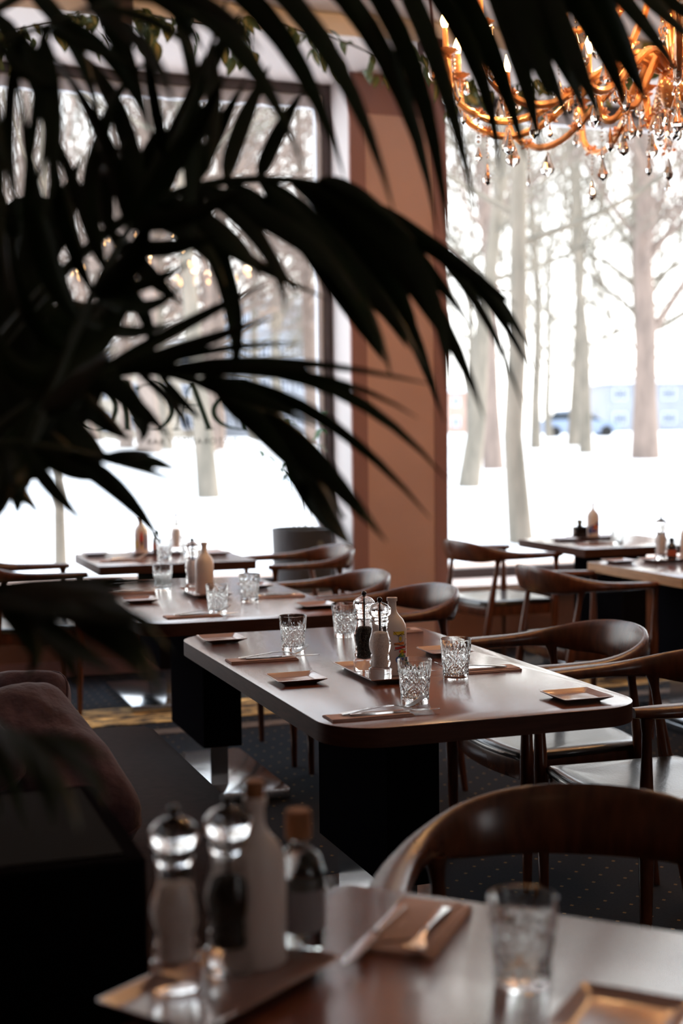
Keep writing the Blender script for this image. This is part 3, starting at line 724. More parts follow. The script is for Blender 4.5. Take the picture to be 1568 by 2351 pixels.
lm = leaf_mesh(.10, .038).mesh('leaf', lg)
for k, (dx, dy, h, bend) in enumerate(((-.02, 0, .55, -.30), (.03, .02, .66, -.12), (.0, -.03, .50, .02), (-.05, .02, .70, -.05), (.06, 0, .74, .10))):
    pts = [(dx, dy, .355), (dx+bend*.1, dy, .355+h*.4), (dx+bend*.45, dy, .355+h*.75), (dx+bend, dy-.02, .355+h)]
    c = cr(pts, 12); b_ = MB(); b_.tube(c, [.0035-.0018*i/11 for i in range(12)], 6); b_.build('stem', vine_stem, pp)
    for i in range(5, 12):
        for s in range(2):
            an = rnd.uniform(0, 2*PI); inst('leaf', lm, pp, c[i], (rnd.uniform(-.5, .5), rnd.uniform(-.3, .6), an), rnd.uniform(.6, 1.15))

# ------------------------------------------------------------------ garland along the top of the front wall, two ceiling fittings
gar = empty('leafy_garland', (0, 0, 0)); tag(gar, 'variegated leafy garland hung along the ceiling above the windows', 'garland')
def onY(x, y, Y):
    d = (rt2*((x-784)/F) - up2*((y-1175.5)/F) + fw); return CP+d*(Y/d.y)
gp = [onY(x, y, 7.42) for x, y in ((-150, 80), (0, 74), (90, 58), (180, 44), (290, 28), (380, 42), (480, 52), (600, 50), (700, 72), (790, 96), (880, 130), (960, 120), (1040, 168), (1120, 212), (1210, 190), (1300, 200), (1400, 160), (1500, 110), (1640, 60))]
gc = cr(gp, 130); b_ = MB(); b_.tube(gc, .005, 6); b_.build('vine', vine_stem, gar)
rnd = random.Random(5)
def vleaf():
    m = leaf_mesh(.085, .046); m2 = MB(); m2.v = m.v; m2.f = m.f; m2.m = m.m
    # variegated centre raised slightly
    v = []; n = 5
    for i in range(n+1):
        s = .12+.7*i/n; ww = .46*.046*math.sin(PI*((s)**.75))*.5; z = -.25*.085*s*s
        v += [(s*.085, -ww, z+ww*.3+.0008), (s*.085, 0, z+.0008), (s*.085, ww, z+ww*.3+.0008)]
    f = []
    for i in range(n): a = 3*i; f += [(a, a+3, a+4, a+1), (a+1, a+4, a+5, a+2)]
    m2.add(v, f, 1); return m2.mesh('leaf', [vine_m, vine_rim])
vl = vleaf()
spots = []
for i in range(292):
    t_ = rnd.random(); t_ = min(.999, max(0, t_+.02*math.sin(t_*60))); x = t_*129; k = int(x); p = gc[k]
    dens = .4+.6*abs(math.sin(t_*21)); drop = rnd.random()**1.6*.20*dens
    q_ = p+Vector((rnd.uniform(-.05, .05), rnd.uniform(-.05, .03), -drop+.02)); spots.append((q_, p))
    inst('leaf', vl, gar, q_, (rnd.uniform(-1.2, 1.2), rnd.uniform(.2, 1.7), rnd.uniform(0, 2*PI)), rnd.uniform(.8, 1.5))
b_ = MB()
for q_, p in spots[::3]: b_.tube([p, (p+q_)/2+Vector((0, -.01, 0)), q_], .0016, 4)
b_.build('tendril', vine_stem, gar)
dp = onY(270, 72, 7.36)
dm = empty('dome_camera', (dp.x, dp.y, 0)); tag(dm, 'black glossy ceiling dome with a bright rim among the garland, upper left', 'ceiling dome')
b_ = MB(); b_.lathe([(dp.z+.02, .075), (dp.z+.05, .08), (ZC-.001, .085)], 24); b_.build('housing', mat('brown_fitting', (.05,.03,.022), .5), dm, ang=50)
b_ = MB(); b_.sphere((0, 0, dp.z-.005), .062, 24, 16); b_.build('dome', black_gloss, dm)
sp_ = onY(990, 112, 7.0)
sl = empty('ceiling_spotlight', (sp_.x, sp_.y, 0)); tag(sl, 'small maroon ceiling spotlight left of the chandelier', 'spotlight')
b_ = MB(); b_.box(-.055, .055, -.055, .055, sp_.z-.02, sp_.z+.04); b_.build('housing', maroon, sl, smooth=False)
b_ = MB(); b_.tube([(0, 0, sp_.z+.04), (0, 0, ZC)], .010, 8); b_.build('rod', maroon, sl)
b_ = MB(); b_.lathe([(sp_.z-.035, .03), (sp_.z-.02, .038)], 16); b_.build('lens', white_paint, sl)

# ------------------------------------------------------------------ chandelier
CX, CY, CZ = 2.80, 4.40, 2.60
ch = empty('crystal_chandelier', (CX, CY, 0)); tag(ch, 'large amber glass chandelier with lit candle bulbs and crystal drops, top right', 'chandelier')
b_ = MB(); b_.lathe([(2.52, .004), (2.53, .03), (2.56, .05), (2.60, .055), (2.63, .045), (2.66, .026), (2.74, .022), (2.80, .035), (2.86, .045), (2.92, .035), (2.98, .026), (3.12, .03), (3.18, .055), (3.24, .045), (3.28, .02), (3.45, .016), (ZC, .014)], 20)
b_.build('centre_column', gold_m, ch, ang=50)
b_ = MB(); b_.lathe([(ZC-.06, .03), (ZC-.03, .07), (ZC-.001, .075)], 24); b_.build('ceiling_rose', gold_m, ch, ang=50)
def arm_mesh(R, z0, dip, rise):
    pts = cr([(.04, 0, z0+.06), (.16*R/.8, 0, z0+.10), (.34*R/.8, 0, z0-.0), (.50*R/.8, 0, z0-dip), (.64*R/.8, 0, z0-dip-.01), (R-.03, 0, z0-dip*.35), (R, 0, z0+rise)], 26)
    m = MB(); n = 10
    # twisted, fluted section
    L = len(pts); v = []; f = []
    for i, p in enumerate(pts):
        t2 = (pts[min(i+1, L-1)]-pts[max(i-1, 0)]).normalized(); u2 = Vector((0, 1, 0)); w2 = t2.cross(u2)
        for k in range(n*2):
            a2 = 2*PI*k/(n*2); r = .0125*(1+.16*math.cos(5*(a2)+i*.5)); v.append(p+(u2*math.cos(a2)+w2*math.sin(a2))*r)
    for i in range(L-1):
        for k in range(n*2): f.append((i*2*n+k, i*2*n+(k+1) % (2*n), (i+1)*2*n+(k+1) % (2*n), (i+1)*2*n+k))
    m.add(v, f); return m.mesh('arm', gold_m, ang=70), pts
def drop_mesh(L, W):
    m = MB(); n = 8
    m.lathe([(0, .0008), (-L*.15, W*.12), (-L*.45, W*.30), (-L*.70, W*.5), (-L*.86, W*.42), (-L, .001)], n, fn=lambda a, z, r: r*(1 if abs(math.cos(a)) > .3 else 1)); 
    m.v = [(x, y*.55, z) for x, y, z in m.v]; return m.mesh('crystal_drop', crystal, smooth=False)
def bead_chain(nb):
    m = MB()
    for i in range(nb): m.lathe([(-.010-.016*i, .0006), (-.005-.016*i, .0062), (-.001-.016*i, .0034), (.001-.016*i, .0006)], 6)
    return m.mesh('bead_chain', crystal, smooth=False)
def rosette():
    m = MB(); r_ = random.Random(2)
    for i in range(12):
        a = 2*PI*i/12; q = Vector((math.cos(a), math.sin(a), r_.uniform(-.6, .6))).normalized()
        m.tube([q*.008, q*.020, q*.032], [.004, .006, .0015], 5)
    for i in range(7):
        a = 2*PI*i/7; q = Vector((math.cos(a)*.6, math.sin(a)*.6, .8)).normalized(); m.tube([q*.008, q*.022, q*.03], [.004, .005, .001], 5)
    return m.mesh('rosette', amber_crystal, smooth=False)
amber_crystal = mat('amber_crystal', (1, .62, .38), .05, trans=.75, ior=1.5, spec=.8)
def pan_mesh():
    m = MB(); m.lathe([(-.012, .012), (-.004, .03), (.006, .045), (.010, .047), (.008, .040), (-.002, .018), (0, .012)], 16, fn=lambda a, z, r: r*(1+.10*math.cos(8*a)) if r > .04 else r)
    return m.mesh('drip_pan', amber_crystal, ang=50)
def sleeve_mesh():
    m = MB(); m.lathe([(0, .012), (.085, .0115), (.088, .010)], 12); return m.mesh('candle_sleeve', gold_m)
def bulb_mesh():
    m = MB(); m.lathe([(0, .007), (.008, .013), (.022, .0165), (.04, .011), (.058, .0035), (.066, .0008)], 12); return m.mesh('bulb', bulb_m)
pm, slm, bm, rm = pan_mesh(), sleeve_mesh(), bulb_mesh(), rosette()
dl, ds, dsl, bc = drop_mesh(.085, .046), drop_mesh(.05, .028), drop_mesh(.06, .016), bead_chain(6)
def tier(R, n, z0, dip, rise, off, lamp):
    am, pts = arm_mesh(R, z0, dip, rise); rnd = random.Random(n)
    for i in range(n):
        a = 2*PI*i/n+off; c, s = math.cos(a), math.sin(a); rot = (0, 0, a)
        def W(p): return (p[0]*c-p[1]*s, p[0]*s+p[1]*c, p[2])
        inst('arm', am, ch, (0, 0, 0), rot)
        tip = pts[-1]
        inst('drip_pan', pm, ch, W(tip), rot); inst('candle_sleeve', slm, ch, W(tip), rot)
        bt = W((tip[0], 0, tip[2]+.088)); inst('bulb', bm, ch, bt, rot)
        inst('rosette', rm, ch, W(pts[18]), rot); inst('rosette', rm, ch, W(pts[11]), rot); inst('rosette', rm, ch, W((tip[0], 0, tip[2]-.02)), rot)
        for k, (an, msh, dz) in enumerate(((0, dl, -.012), (2.1, dsl, -.010), (4.2, ds, -.010))):
            inst('crystal_drop', msh, ch, W((tip[0]+.044*math.cos(an), .044*math.sin(an), tip[2]+dz)), (0, 0, rnd.uniform(0, 3)))
        q = W((pts[18].x, 0, pts[18].z-.015)); inst('bead_chain', bc, ch, q, rot, .9)
        inst('crystal_drop', dl if i % 2 else ds, ch, (q[0], q[1], q[2]-.095), (0, 0, rnd.uniform(0, 3)))
        q = W((pts[11].x, 0, pts[11].z-.015)); inst('crystal_drop', ds, ch, q, (0, 0, rnd.uniform(0, 3)))
        inst('crystal_drop', dl, ch, W((pts[15].x, 0, pts[15].z-.016)), (0, 0, rnd.uniform(0, 3)), 1.15)
        inst('bead_chain', bc, ch, W((tip[0]-.03, .03, tip[2]-.01)), rot, .9); inst('crystal_drop', dl, ch, W((tip[0]-.03, .03, tip[2]-.10)), (0, 0, rnd.uniform(0, 3)))
        if i % lamp == 0:
            ld = bpy.data.lights.new('candle_light', 'POINT'); ld.energy = 11; ld.color = (1, .58, .26); ld.shadow_soft_size = .03
            lo = bpy.data.objects.new('candle_light', ld); lo.location = (CX+bt[0]*1.0, CY+bt[1]*1.0, bt[2]+.10); col.objects.link(lo)
tier(.80, 14, CZ, .10, .12, .13, 4)
tier(.52, 10, CZ+.28, .08, .12, .3, 5)
tier(.30, 6, CZ+.02, .10, .04, .3, 99)
for i in range(12):   # swags below the centre
    a = 2*PI*i/10; inst('bead_chain', bc, ch, (.055*math.cos(a), .055*math.sin(a), 2.60), (0, 0, a)); inst('crystal_drop', dl if i % 2 else ds, ch, (.055*math.cos(a), .055*math.sin(a), 2.505), (0, 0, a))
inst('crystal_drop', drop_mesh(.11, .06), ch, (0, 0, 2.52))
# ------------------------------------------------------------------ unseen fill lamps added behind and above the viewer to light the room
for x, y, lb in ((0.2, -1.6, 'unseen warm fill globe added left behind the viewer'), (5.5, -1.2, 'unseen warm fill globe added right behind the viewer')):
    pr = empty('added_fill_lamp', (x, y, 0)); tag(pr, lb, 'lamp')
    b_ = MB(); b_.sphere((0, 0, 2.9), .16, 20, 12); b_.build('globe', mat('fill_lamp_globe', (1,.8,.6), .4, emis=(1, .62, .34), es=3), pr)
    b_ = MB(); b_.tube([(0, 0, 3.05), (0, 0, ZC)], .006, 6); b_.build('cord', black_lam, pr)

# ------------------------------------------------------------------ palm in the planter: arching fronds, every leaflet its own piece
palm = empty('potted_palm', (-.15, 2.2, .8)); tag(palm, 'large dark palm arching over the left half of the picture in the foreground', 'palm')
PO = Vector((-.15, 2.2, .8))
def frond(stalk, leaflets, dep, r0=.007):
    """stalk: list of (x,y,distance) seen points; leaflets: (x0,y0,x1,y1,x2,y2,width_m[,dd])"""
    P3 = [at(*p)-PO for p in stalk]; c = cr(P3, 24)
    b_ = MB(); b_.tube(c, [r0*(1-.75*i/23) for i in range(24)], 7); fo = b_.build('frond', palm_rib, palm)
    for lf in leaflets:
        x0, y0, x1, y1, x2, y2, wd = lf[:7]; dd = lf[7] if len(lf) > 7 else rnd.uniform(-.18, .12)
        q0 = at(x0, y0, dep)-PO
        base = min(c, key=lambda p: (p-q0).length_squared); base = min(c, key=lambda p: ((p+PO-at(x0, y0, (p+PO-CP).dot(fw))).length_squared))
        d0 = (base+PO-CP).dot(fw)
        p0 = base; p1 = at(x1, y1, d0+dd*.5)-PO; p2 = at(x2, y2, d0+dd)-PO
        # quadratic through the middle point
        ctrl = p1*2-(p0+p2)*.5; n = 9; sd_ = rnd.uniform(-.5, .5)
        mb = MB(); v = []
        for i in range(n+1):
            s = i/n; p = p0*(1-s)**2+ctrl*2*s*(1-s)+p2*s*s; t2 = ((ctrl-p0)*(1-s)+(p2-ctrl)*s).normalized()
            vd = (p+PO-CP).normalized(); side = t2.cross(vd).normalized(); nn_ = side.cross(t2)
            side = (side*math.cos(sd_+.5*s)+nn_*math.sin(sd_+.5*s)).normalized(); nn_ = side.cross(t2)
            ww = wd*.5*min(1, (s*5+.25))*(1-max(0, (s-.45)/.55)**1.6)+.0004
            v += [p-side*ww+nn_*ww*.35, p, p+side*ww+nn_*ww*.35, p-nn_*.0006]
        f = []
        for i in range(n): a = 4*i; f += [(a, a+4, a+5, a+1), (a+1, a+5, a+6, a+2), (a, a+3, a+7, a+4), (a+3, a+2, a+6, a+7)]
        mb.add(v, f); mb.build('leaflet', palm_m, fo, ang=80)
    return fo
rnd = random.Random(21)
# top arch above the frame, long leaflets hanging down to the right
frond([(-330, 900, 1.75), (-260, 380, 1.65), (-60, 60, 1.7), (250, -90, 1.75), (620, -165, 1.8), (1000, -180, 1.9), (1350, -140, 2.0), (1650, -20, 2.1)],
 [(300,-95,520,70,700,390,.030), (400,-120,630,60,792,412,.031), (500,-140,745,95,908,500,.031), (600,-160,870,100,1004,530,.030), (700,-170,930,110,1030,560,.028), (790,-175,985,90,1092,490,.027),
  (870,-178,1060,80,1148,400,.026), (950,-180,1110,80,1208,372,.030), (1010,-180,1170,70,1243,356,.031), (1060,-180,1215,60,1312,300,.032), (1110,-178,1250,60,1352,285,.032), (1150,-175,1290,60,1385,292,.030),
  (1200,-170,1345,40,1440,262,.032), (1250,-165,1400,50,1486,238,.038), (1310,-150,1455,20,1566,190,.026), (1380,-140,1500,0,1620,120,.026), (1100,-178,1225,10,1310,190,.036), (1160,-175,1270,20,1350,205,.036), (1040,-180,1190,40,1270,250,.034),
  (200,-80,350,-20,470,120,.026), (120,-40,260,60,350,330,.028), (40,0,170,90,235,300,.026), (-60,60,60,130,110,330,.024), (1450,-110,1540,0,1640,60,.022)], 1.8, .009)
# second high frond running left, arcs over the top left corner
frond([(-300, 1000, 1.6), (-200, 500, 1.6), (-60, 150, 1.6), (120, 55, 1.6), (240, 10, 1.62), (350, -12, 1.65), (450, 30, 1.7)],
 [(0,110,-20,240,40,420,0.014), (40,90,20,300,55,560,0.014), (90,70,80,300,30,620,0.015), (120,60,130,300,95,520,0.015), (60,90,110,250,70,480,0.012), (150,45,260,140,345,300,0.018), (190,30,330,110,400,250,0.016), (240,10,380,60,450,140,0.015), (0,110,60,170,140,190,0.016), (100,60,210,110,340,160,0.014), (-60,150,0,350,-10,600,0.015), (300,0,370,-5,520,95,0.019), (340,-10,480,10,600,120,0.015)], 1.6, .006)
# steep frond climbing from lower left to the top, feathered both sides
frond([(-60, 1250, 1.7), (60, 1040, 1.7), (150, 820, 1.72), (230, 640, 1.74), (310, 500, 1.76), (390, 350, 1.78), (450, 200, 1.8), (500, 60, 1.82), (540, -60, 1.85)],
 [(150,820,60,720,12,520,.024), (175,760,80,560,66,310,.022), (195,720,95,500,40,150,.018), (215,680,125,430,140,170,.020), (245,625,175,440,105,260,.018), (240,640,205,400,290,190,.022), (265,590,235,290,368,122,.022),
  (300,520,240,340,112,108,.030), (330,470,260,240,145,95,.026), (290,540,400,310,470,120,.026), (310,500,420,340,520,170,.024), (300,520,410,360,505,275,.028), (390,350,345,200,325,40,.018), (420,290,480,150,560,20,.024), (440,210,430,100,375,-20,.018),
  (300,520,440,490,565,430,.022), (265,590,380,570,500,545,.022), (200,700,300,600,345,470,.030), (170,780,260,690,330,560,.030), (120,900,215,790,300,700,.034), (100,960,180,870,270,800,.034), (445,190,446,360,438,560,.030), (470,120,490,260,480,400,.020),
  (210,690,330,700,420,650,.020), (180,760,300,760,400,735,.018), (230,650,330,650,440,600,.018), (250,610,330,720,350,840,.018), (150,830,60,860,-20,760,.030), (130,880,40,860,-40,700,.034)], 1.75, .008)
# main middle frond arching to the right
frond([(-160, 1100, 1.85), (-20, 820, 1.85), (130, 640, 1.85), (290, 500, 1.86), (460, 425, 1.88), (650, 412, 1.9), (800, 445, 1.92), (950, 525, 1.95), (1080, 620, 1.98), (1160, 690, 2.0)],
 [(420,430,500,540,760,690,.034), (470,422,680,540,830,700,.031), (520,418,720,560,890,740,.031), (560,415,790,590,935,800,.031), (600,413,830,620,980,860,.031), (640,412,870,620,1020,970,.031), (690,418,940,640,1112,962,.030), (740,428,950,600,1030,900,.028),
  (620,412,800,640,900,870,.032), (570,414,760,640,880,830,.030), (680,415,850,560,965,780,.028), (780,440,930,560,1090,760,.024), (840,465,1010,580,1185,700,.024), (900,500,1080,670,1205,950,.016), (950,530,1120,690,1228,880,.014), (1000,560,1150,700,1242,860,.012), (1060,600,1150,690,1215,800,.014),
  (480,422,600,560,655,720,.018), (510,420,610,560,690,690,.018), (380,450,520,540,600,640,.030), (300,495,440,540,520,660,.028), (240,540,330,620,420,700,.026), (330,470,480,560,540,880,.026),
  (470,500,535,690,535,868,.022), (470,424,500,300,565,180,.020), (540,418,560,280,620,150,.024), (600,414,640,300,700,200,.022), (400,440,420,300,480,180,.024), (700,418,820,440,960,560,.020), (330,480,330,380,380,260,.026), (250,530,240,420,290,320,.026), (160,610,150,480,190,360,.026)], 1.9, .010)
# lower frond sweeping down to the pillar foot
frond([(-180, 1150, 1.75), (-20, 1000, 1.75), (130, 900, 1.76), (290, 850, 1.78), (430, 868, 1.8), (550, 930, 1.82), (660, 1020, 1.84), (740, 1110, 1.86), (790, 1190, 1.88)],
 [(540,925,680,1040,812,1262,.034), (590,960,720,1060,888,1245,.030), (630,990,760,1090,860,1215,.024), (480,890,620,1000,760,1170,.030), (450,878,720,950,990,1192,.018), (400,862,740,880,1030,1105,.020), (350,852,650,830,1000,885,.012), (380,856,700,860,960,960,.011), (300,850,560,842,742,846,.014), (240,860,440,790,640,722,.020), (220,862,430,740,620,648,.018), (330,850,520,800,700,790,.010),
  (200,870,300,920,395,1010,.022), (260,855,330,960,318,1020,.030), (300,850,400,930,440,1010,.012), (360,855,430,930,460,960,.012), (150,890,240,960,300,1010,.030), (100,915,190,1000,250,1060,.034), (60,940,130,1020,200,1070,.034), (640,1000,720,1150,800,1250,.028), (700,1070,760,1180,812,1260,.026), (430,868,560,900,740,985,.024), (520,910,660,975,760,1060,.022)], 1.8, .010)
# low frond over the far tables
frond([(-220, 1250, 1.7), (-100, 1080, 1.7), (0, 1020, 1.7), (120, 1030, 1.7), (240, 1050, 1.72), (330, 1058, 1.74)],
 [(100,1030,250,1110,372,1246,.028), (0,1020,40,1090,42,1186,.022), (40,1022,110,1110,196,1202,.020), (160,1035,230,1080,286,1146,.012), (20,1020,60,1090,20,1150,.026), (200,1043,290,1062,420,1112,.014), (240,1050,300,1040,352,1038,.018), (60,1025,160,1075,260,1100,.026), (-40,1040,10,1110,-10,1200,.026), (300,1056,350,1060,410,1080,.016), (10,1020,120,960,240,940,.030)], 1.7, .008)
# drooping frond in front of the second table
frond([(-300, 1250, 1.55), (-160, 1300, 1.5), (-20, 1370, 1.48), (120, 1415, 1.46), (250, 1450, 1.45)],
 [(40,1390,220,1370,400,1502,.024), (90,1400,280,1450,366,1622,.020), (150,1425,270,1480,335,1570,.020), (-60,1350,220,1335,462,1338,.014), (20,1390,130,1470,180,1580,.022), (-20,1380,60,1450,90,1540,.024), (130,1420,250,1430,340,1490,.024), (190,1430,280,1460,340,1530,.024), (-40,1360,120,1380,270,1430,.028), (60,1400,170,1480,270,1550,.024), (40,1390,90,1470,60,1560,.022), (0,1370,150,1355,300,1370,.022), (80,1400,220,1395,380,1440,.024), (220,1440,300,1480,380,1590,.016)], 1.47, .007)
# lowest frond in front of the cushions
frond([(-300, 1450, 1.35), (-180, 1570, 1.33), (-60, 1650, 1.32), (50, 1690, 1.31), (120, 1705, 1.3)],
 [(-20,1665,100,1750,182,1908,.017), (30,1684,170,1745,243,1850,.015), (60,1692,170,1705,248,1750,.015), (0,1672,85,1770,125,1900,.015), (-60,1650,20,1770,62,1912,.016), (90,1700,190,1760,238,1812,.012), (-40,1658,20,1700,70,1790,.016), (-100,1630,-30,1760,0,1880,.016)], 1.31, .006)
# dense crown at the left: short stalks with overlapping leaflets
for k in range(5):
    x0, y0 = -210+18*k, 1350-60*k; tx_, ty_ = 90+40*(k % 3)-30*k, 960-115*k; d0 = 1.9+.08*k
    st = [(x0, y0, d0), ((x0*2+tx_)/3, (y0*2+ty_)/3-30, d0), ((x0+tx_*2)/3, (y0+ty_*2)/3-30, d0), (tx_, ty_, d0)]; L_ = []
    for i in range(13):
        s = i/12; x = x0+(tx_-x0)*(.45+.55*s); y = y0+(ty_-y0)*(.45+.55*s)-20
        L_.append((x, y, x+80, y-60+60*s, x+rnd.uniform(90, 190), y+rnd.uniform(-120, 60), rnd.uniform(.040, .055), .03)); L_.append((x, y, x-40, y-100, x+rnd.uniform(-90, 50), y-rnd.uniform(190, 330), rnd.uniform(.038, .050), .03))
    frond(st, L_, d0, .010)
b_ = MB()
for k in range(7):
    a = 2*PI*k/7; p0 = Vector((.05*math.cos(a), .05*math.sin(a), -.0)); p2 = at(-220+20*k, 1000+60*k, 1.75)-PO
    b_.tube([p0, (p0+p2)/2+Vector((-.03, 0, .05)), p2], [.014, .011, .009], 7)
b_.build('stem', palm_rib, palm)

# ------------------------------------------------------------------ outside: snow, trees, car, buildings
def zt(Y):
    K = [(8.9, -.18), (13, .25), (20, .45), (30, .75), (45, .86), (100, .92), (400, 1.1)]
    for (a, za), (b2, zb) in zip(K, K[1:]):
        if Y <= b2: return za+(zb-za)*max(0, (Y-a))/(b2-a)
    return K[-1][1]
m_ = MB(); ys = [8.9, 10, 11, 12, 13, 15, 17, 20, 23, 26, 30, 35, 45, 60, 80, 100, 150, 220, 380]; xs = [-160, -80, -40, -20, -10, -5, 0, 4, 8, 12, 18, 26, 40, 70, 120, 260]
m_.add([(x, y, zt(y)+(.03*math.sin(x*.9+y*.7) if y > 12 else 0)) for y in ys for x in xs], [(j*len(xs)+i, j*len(xs)+i+1, (j+1)*len(xs)+i+1, (j+1)*len(xs)+i) for j in range(len(ys)-1) for i in range(len(xs)-1)])
sg = m_.build('snow_ground', snow); sg['kind'] = 'structure'
m_ = MB(); m_.add([(x, y, zt(y)+.012) for y in (10.6, 12.0) for x in (-40, -10, 0, 10, 40)], [(i, i+1, 6+i, 5+i) for i in range(4)]); m_.build('footpath', path_m, sg, smooth=False)
def tree_meshes(seed, H, R, lean=0, fork=.35, dens=1.0):
    r = random.Random(seed); tr = MB(); br = MB()
    pts = []; x = y = 0
    for i in range(9):
        pts.append((x, y, H*i/8)); x += r.uniform(-.12, .12)*H/12+lean*H/8; y += r.uniform(-.1, .1)*H/12
    tr.tube(pts, [R*(1.25 if i == 0 else 1)*(1-.8*(i/8)**1.2) for i in range(9)], 12)
    def grow(p, d, L, rad, lev):
        n = 4 if lev < 2 else 3; q = [p]; dd = d.copy(); 
        for i in range(n):
            dd = (dd+Vector((r.uniform(-.3, .3), r.uniform(-.3, .3), r.uniform(-.12, .25)))).normalized(); q.append(q[-1]+dd*L/n)
        br.tube(q, [rad*(1-.75*i/n) for i in range(n+1)], 5 if lev == 0 else 3, cap=False)
        if lev < 3:
            for _ in range(int((5, 4, 3)[lev]*dens)+1):
                s = r.uniform(.25, 1)*n; k = min(int(s), n-1); pp_ = q[k].lerp(q[k+1], s-k)
                d2 = (dd+Vector((r.uniform(-1, 1), r.uniform(-1, 1), r.uniform(-.4, .8)))*.9).normalized()
                grow(pp_, d2, L*r.uniform(.45, .7), rad*.5, lev+1)
    for i in range(int(15*dens)):
        s = r.uniform(fork, 1); k = min(int(s*8), 7); p = Vector(pts[k]).lerp(Vector(pts[k+1]), s*8-k); a = r.uniform(0, 2*PI)
        grow(p, Vector((math.cos(a), math.sin(a), r.uniform(.2, 1.1))).normalized(), H*.30*(1.15-s)+.5, R*.38*(1.15-s)+.008, 0)
    return tr, br
def ground_hit(px, py):
    d = (rt2*((px-784)/F) - up2*((py-1175.5)/F) + fw); Y = 9.0
    while Y < 150 and (CP+d*(Y/d.y)).z > zt(Y): Y += .05
    q = CP+d*(Y/d.y); return Vector((q.x, Y, zt(Y)-.05))
variants = {}
def tree(px, py, wpx, label, seed, H=11, bark=bark_l, lean=0, fork=.35, dens=1, group=None):
    p = ground_hit(px, py); dep = (p-CP).dot(fw); R = wpx/F*dep/2
    root = empty('bare_tree', p); tag(root, label, 'tree', group)
    tr, br = tree_meshes(seed, H, R, lean, fork, dens); tr.build('trunk', bark, root, ang=70); o = br.build('branches', bark, root, ang=70); o['kind'] = 'stuff'
    return root
tree(1197, 1245, 46, 'straight pale tree trunk nearest the right window, foot behind the chair', 1, 9, bark_l, fork=.30, dens=.7)
tree(1075, 1120, 42, 'leaning pale trunk just right of the pillar', 2, 9, bark_l, lean=.10, fork=.28)
tree(1133, 1076, 40, 'pinkish trunk between the leaning tree and the straight one', 3, 10, bark_w, fork=.3)
tree(1482, 1052, 54, 'thick forked reddish trunk toward the right edge of the right window', 4, 12, bark_w, fork=.18)
tree(1345, 1040, 26, 'slim trunk in front of the parked blue car', 6, 11, bark_l, lean=-.03)
tree(1230, 1030, 22, 'slim trunk just behind the straight pale one', 7, 11, bark_l)
tree(480, 1140, 44, 'broad pale trunk seen below the green window lettering', 8, 11, bark_l, lean=-.02, fork=.32)
tree(140, 1300, 24, 'thin young trunk at the left of the left window', 9, 7, bark_l, fork=.3, dens=.6)
tree(290, 1030, 30, 'reddish trunk behind the left end of the lettering', 12, 12, bark_w)
tree(640, 1010, 26, 'slim trunk beside the plant pot, far outside', 14, 12, bark_l)
tree(40, 1040, 34, 'trunk at the left edge of the left window', 15, 12, bark_w)
# further belt of trees
base = [tree_meshes(30+k, 13, .20, 0, .15, 1.1) for k in range(4)]
bm_ = [(a.mesh('trunk', bark_w if k % 2 else bark_l), b2.mesh('branches', bark_w if k % 2 else bark_l)) for k, (a, b2) in enumerate(base)]
rnd = random.Random(77)
for i in range(46):
    Y = rnd.uniform(36, 88); ang_ = rnd.uniform(-.14, .68) if i % 3 else rnd.uniform(-.14, .22); X = Y*math.tan(ang_)
    if ang_ > .40 and i % 2: continue
    root = empty('bare_tree', (X, Y, zt(Y)-.05), rnd.uniform(0, 6)); tag(root, 'bare winter tree in the distant belt beyond the snow', 'tree', 'distant winter trees')
    s = rnd.uniform(.85, 1.5); a, b2 = bm_[i % 4]; inst('trunk', a, root, sc=s); o = inst('branches', b2, root, sc=s); o['kind'] = 'stuff'
# car
car = empty('car', ground_hit(1325, 1003)); tag(car, 'blue parked car beyond the snow behind the trees', 'car'); car.rotation_euler = (0, 0, -.32)
cpn = mat('blue_car_paint', (.22,.28,.40), .3, coat=1); cgl = mat('car_glass', (.03,.04,.05), .1); tyre = mat('tyre', (.02,.02,.02), .8)
def car_body(root, paint):
    def loft(secs, m, name):
        mb = MB(); n = len(secs[0]); v = [p for s_ in secs for p in s_]
        f = [(i*n+k, i*n+(k+1) % n, (i+1)*n+(k+1) % n, (i+1)*n+k) for i in range(len(secs)-1) for k in range(n)]+[tuple(range(n-1, -1, -1)), tuple((len(secs)-1)*n+k for k in range(n))]
        mb.add(v, f); mb.build(name, m, root, ang=40)
    def sec(x, w_, z0, z1): return [(x, -w_, z0+.1), (x, -w_*.96, z0), (x, w_*.96, z0), (x, w_, z0+.1), (x, w_, z1-.12), (x, w_*.9, z1), (x, -w_*.9, z1), (x, -w_, z1-.12)]
    loft([sec(-2.1, .75, .35, .78), sec(-1.9, .86, .22, .9), (sec(-1, .9, .2, .94)), sec(.8, .9, .2, .92), sec(1.7, .86, .22, .82), sec(2.1, .72, .32, .66)], paint, 'body')
    loft([sec(-1.75, .6, .86, .93), sec(-1.2, .7, .86, 1.36), sec(-.2, .72, .86, 1.45), sec(.4, .7, .86, 1.38), sec(1.1, .62, .84, .92)], cgl, 'cabin_glass')
    loft([sec(-1.15, .68, 1.3, 1.42), sec(-.2, .71, 1.36, 1.49), sec(.35, .68, 1.3, 1.42)], paint, 'roof')
    for x in (-1.3, 1.35):
        for y in (-.82, .82): b_ = MB(); b_.tube([(x, y-.1, .31), (x, y+.1, .31)], .31, 18); b_.build('wheel', tyre, root, ang=50)
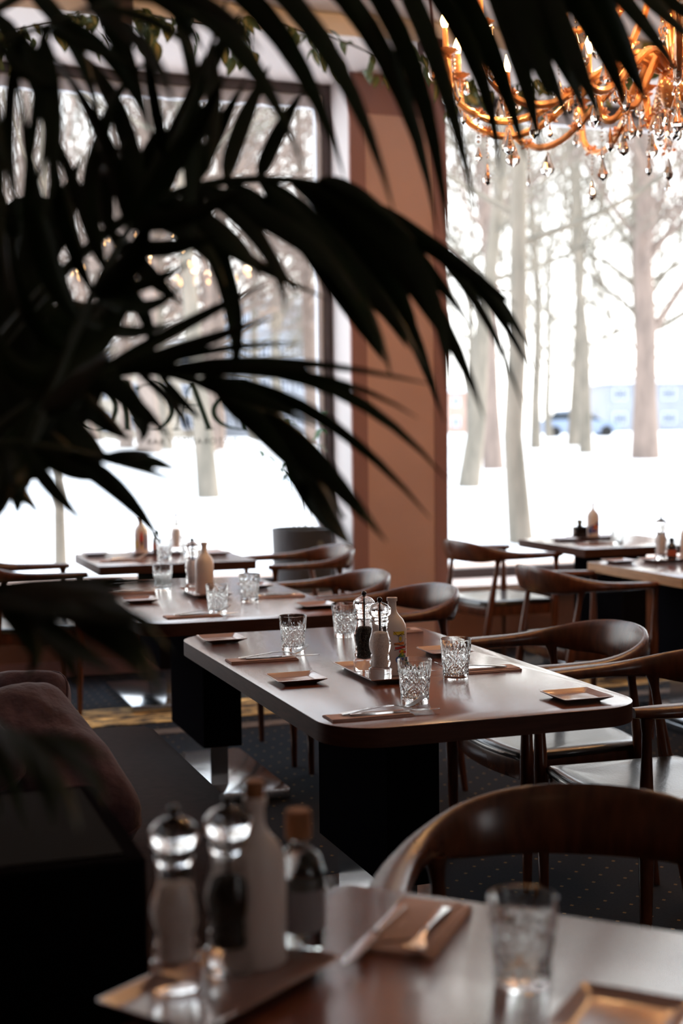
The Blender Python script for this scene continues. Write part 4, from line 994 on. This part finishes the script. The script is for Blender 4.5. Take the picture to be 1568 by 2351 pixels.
car_body(car, cpn)
car2 = empty('car', ground_hit(1440, 990)); tag(car2, 'white parked car right of the blue one', 'car'); car2.rotation_euler = (0, 0, -.3); car_body(car2, mat('white_car_paint', (.6,.6,.62), .3, coat=1))
# far buildings
def building(px0, px1, ytop, dep, label, wall, rows, cols_, wing=1):
    a = at(px0, 960, dep); b2 = at(px1, 960, dep); W = (b2-a).length; root = empty('far_building', (a.x, a.y, zt(a.y))); d = b2-a; root.rotation_euler = (0, 0, math.atan2(d.y, d.x))
    H = at(px0, ytop, dep).z-zt(a.y); tag(root, label, 'building')
    m = MB(); m.box(0, W, 0, 10, 0, H); m.build('wall', wall, root, smooth=False)
    m = MB(); m.box(-.4, W+.4, -.5, 10.4, H, H+.5); m.build('roof', snow, root, smooth=False)
    wm = MB(); sw = W/cols_*.55; sh = H/rows*.5; wm.box(0, sw, -.12, .05, 0, sh); me = wm.mesh('window', frame_l, False)
    gm = MB(); gm.box(.12, sw/2-.06, -.16, -.1, .12, sh-.12); gm.box(sw/2+.06, sw-.12, -.16, -.1, .12, sh-.12); ge = gm.mesh('pane', mat('far_glass', (.12,.14,.18), .2), False)
    for r in range(rows):
        for c in range(cols_):
            wnd = inst('window', me, root, (W*(c+.22)/cols_, 0, H*(r+.3)/rows)); inst('pane', ge, wnd)
yel_w = noise_var(mat('cream_facade', (.40,.34,.27), .9), (.37,.32,.26), (.43,.37,.30), ns=.5); gry_w = noise_var(mat('grey_facade', (.30,.31,.34), .9), (.27,.28,.31), (.33,.34,.37), ns=.5); pk = noise_var(mat('pink_facade', (.48,.30,.24), .9), (.44,.28,.22), (.52,.33,.27), ns=.5)
building(1395, 1900, 880, 120, 'low grey building with a snowy roof behind the right window trees', gry_w, 2, 9)
building(1030, 1130, 900, 125, 'pinkish low building seen between pillar and first trees', pk, 2, 3)
building(500, 760, 700, 100, 'grey-blue block of several floors behind the left window', gry_w, 4, 6)
building(-140, 470, 800, 92, 'cream facade behind the left window lettering', yel_w, 3, 9)
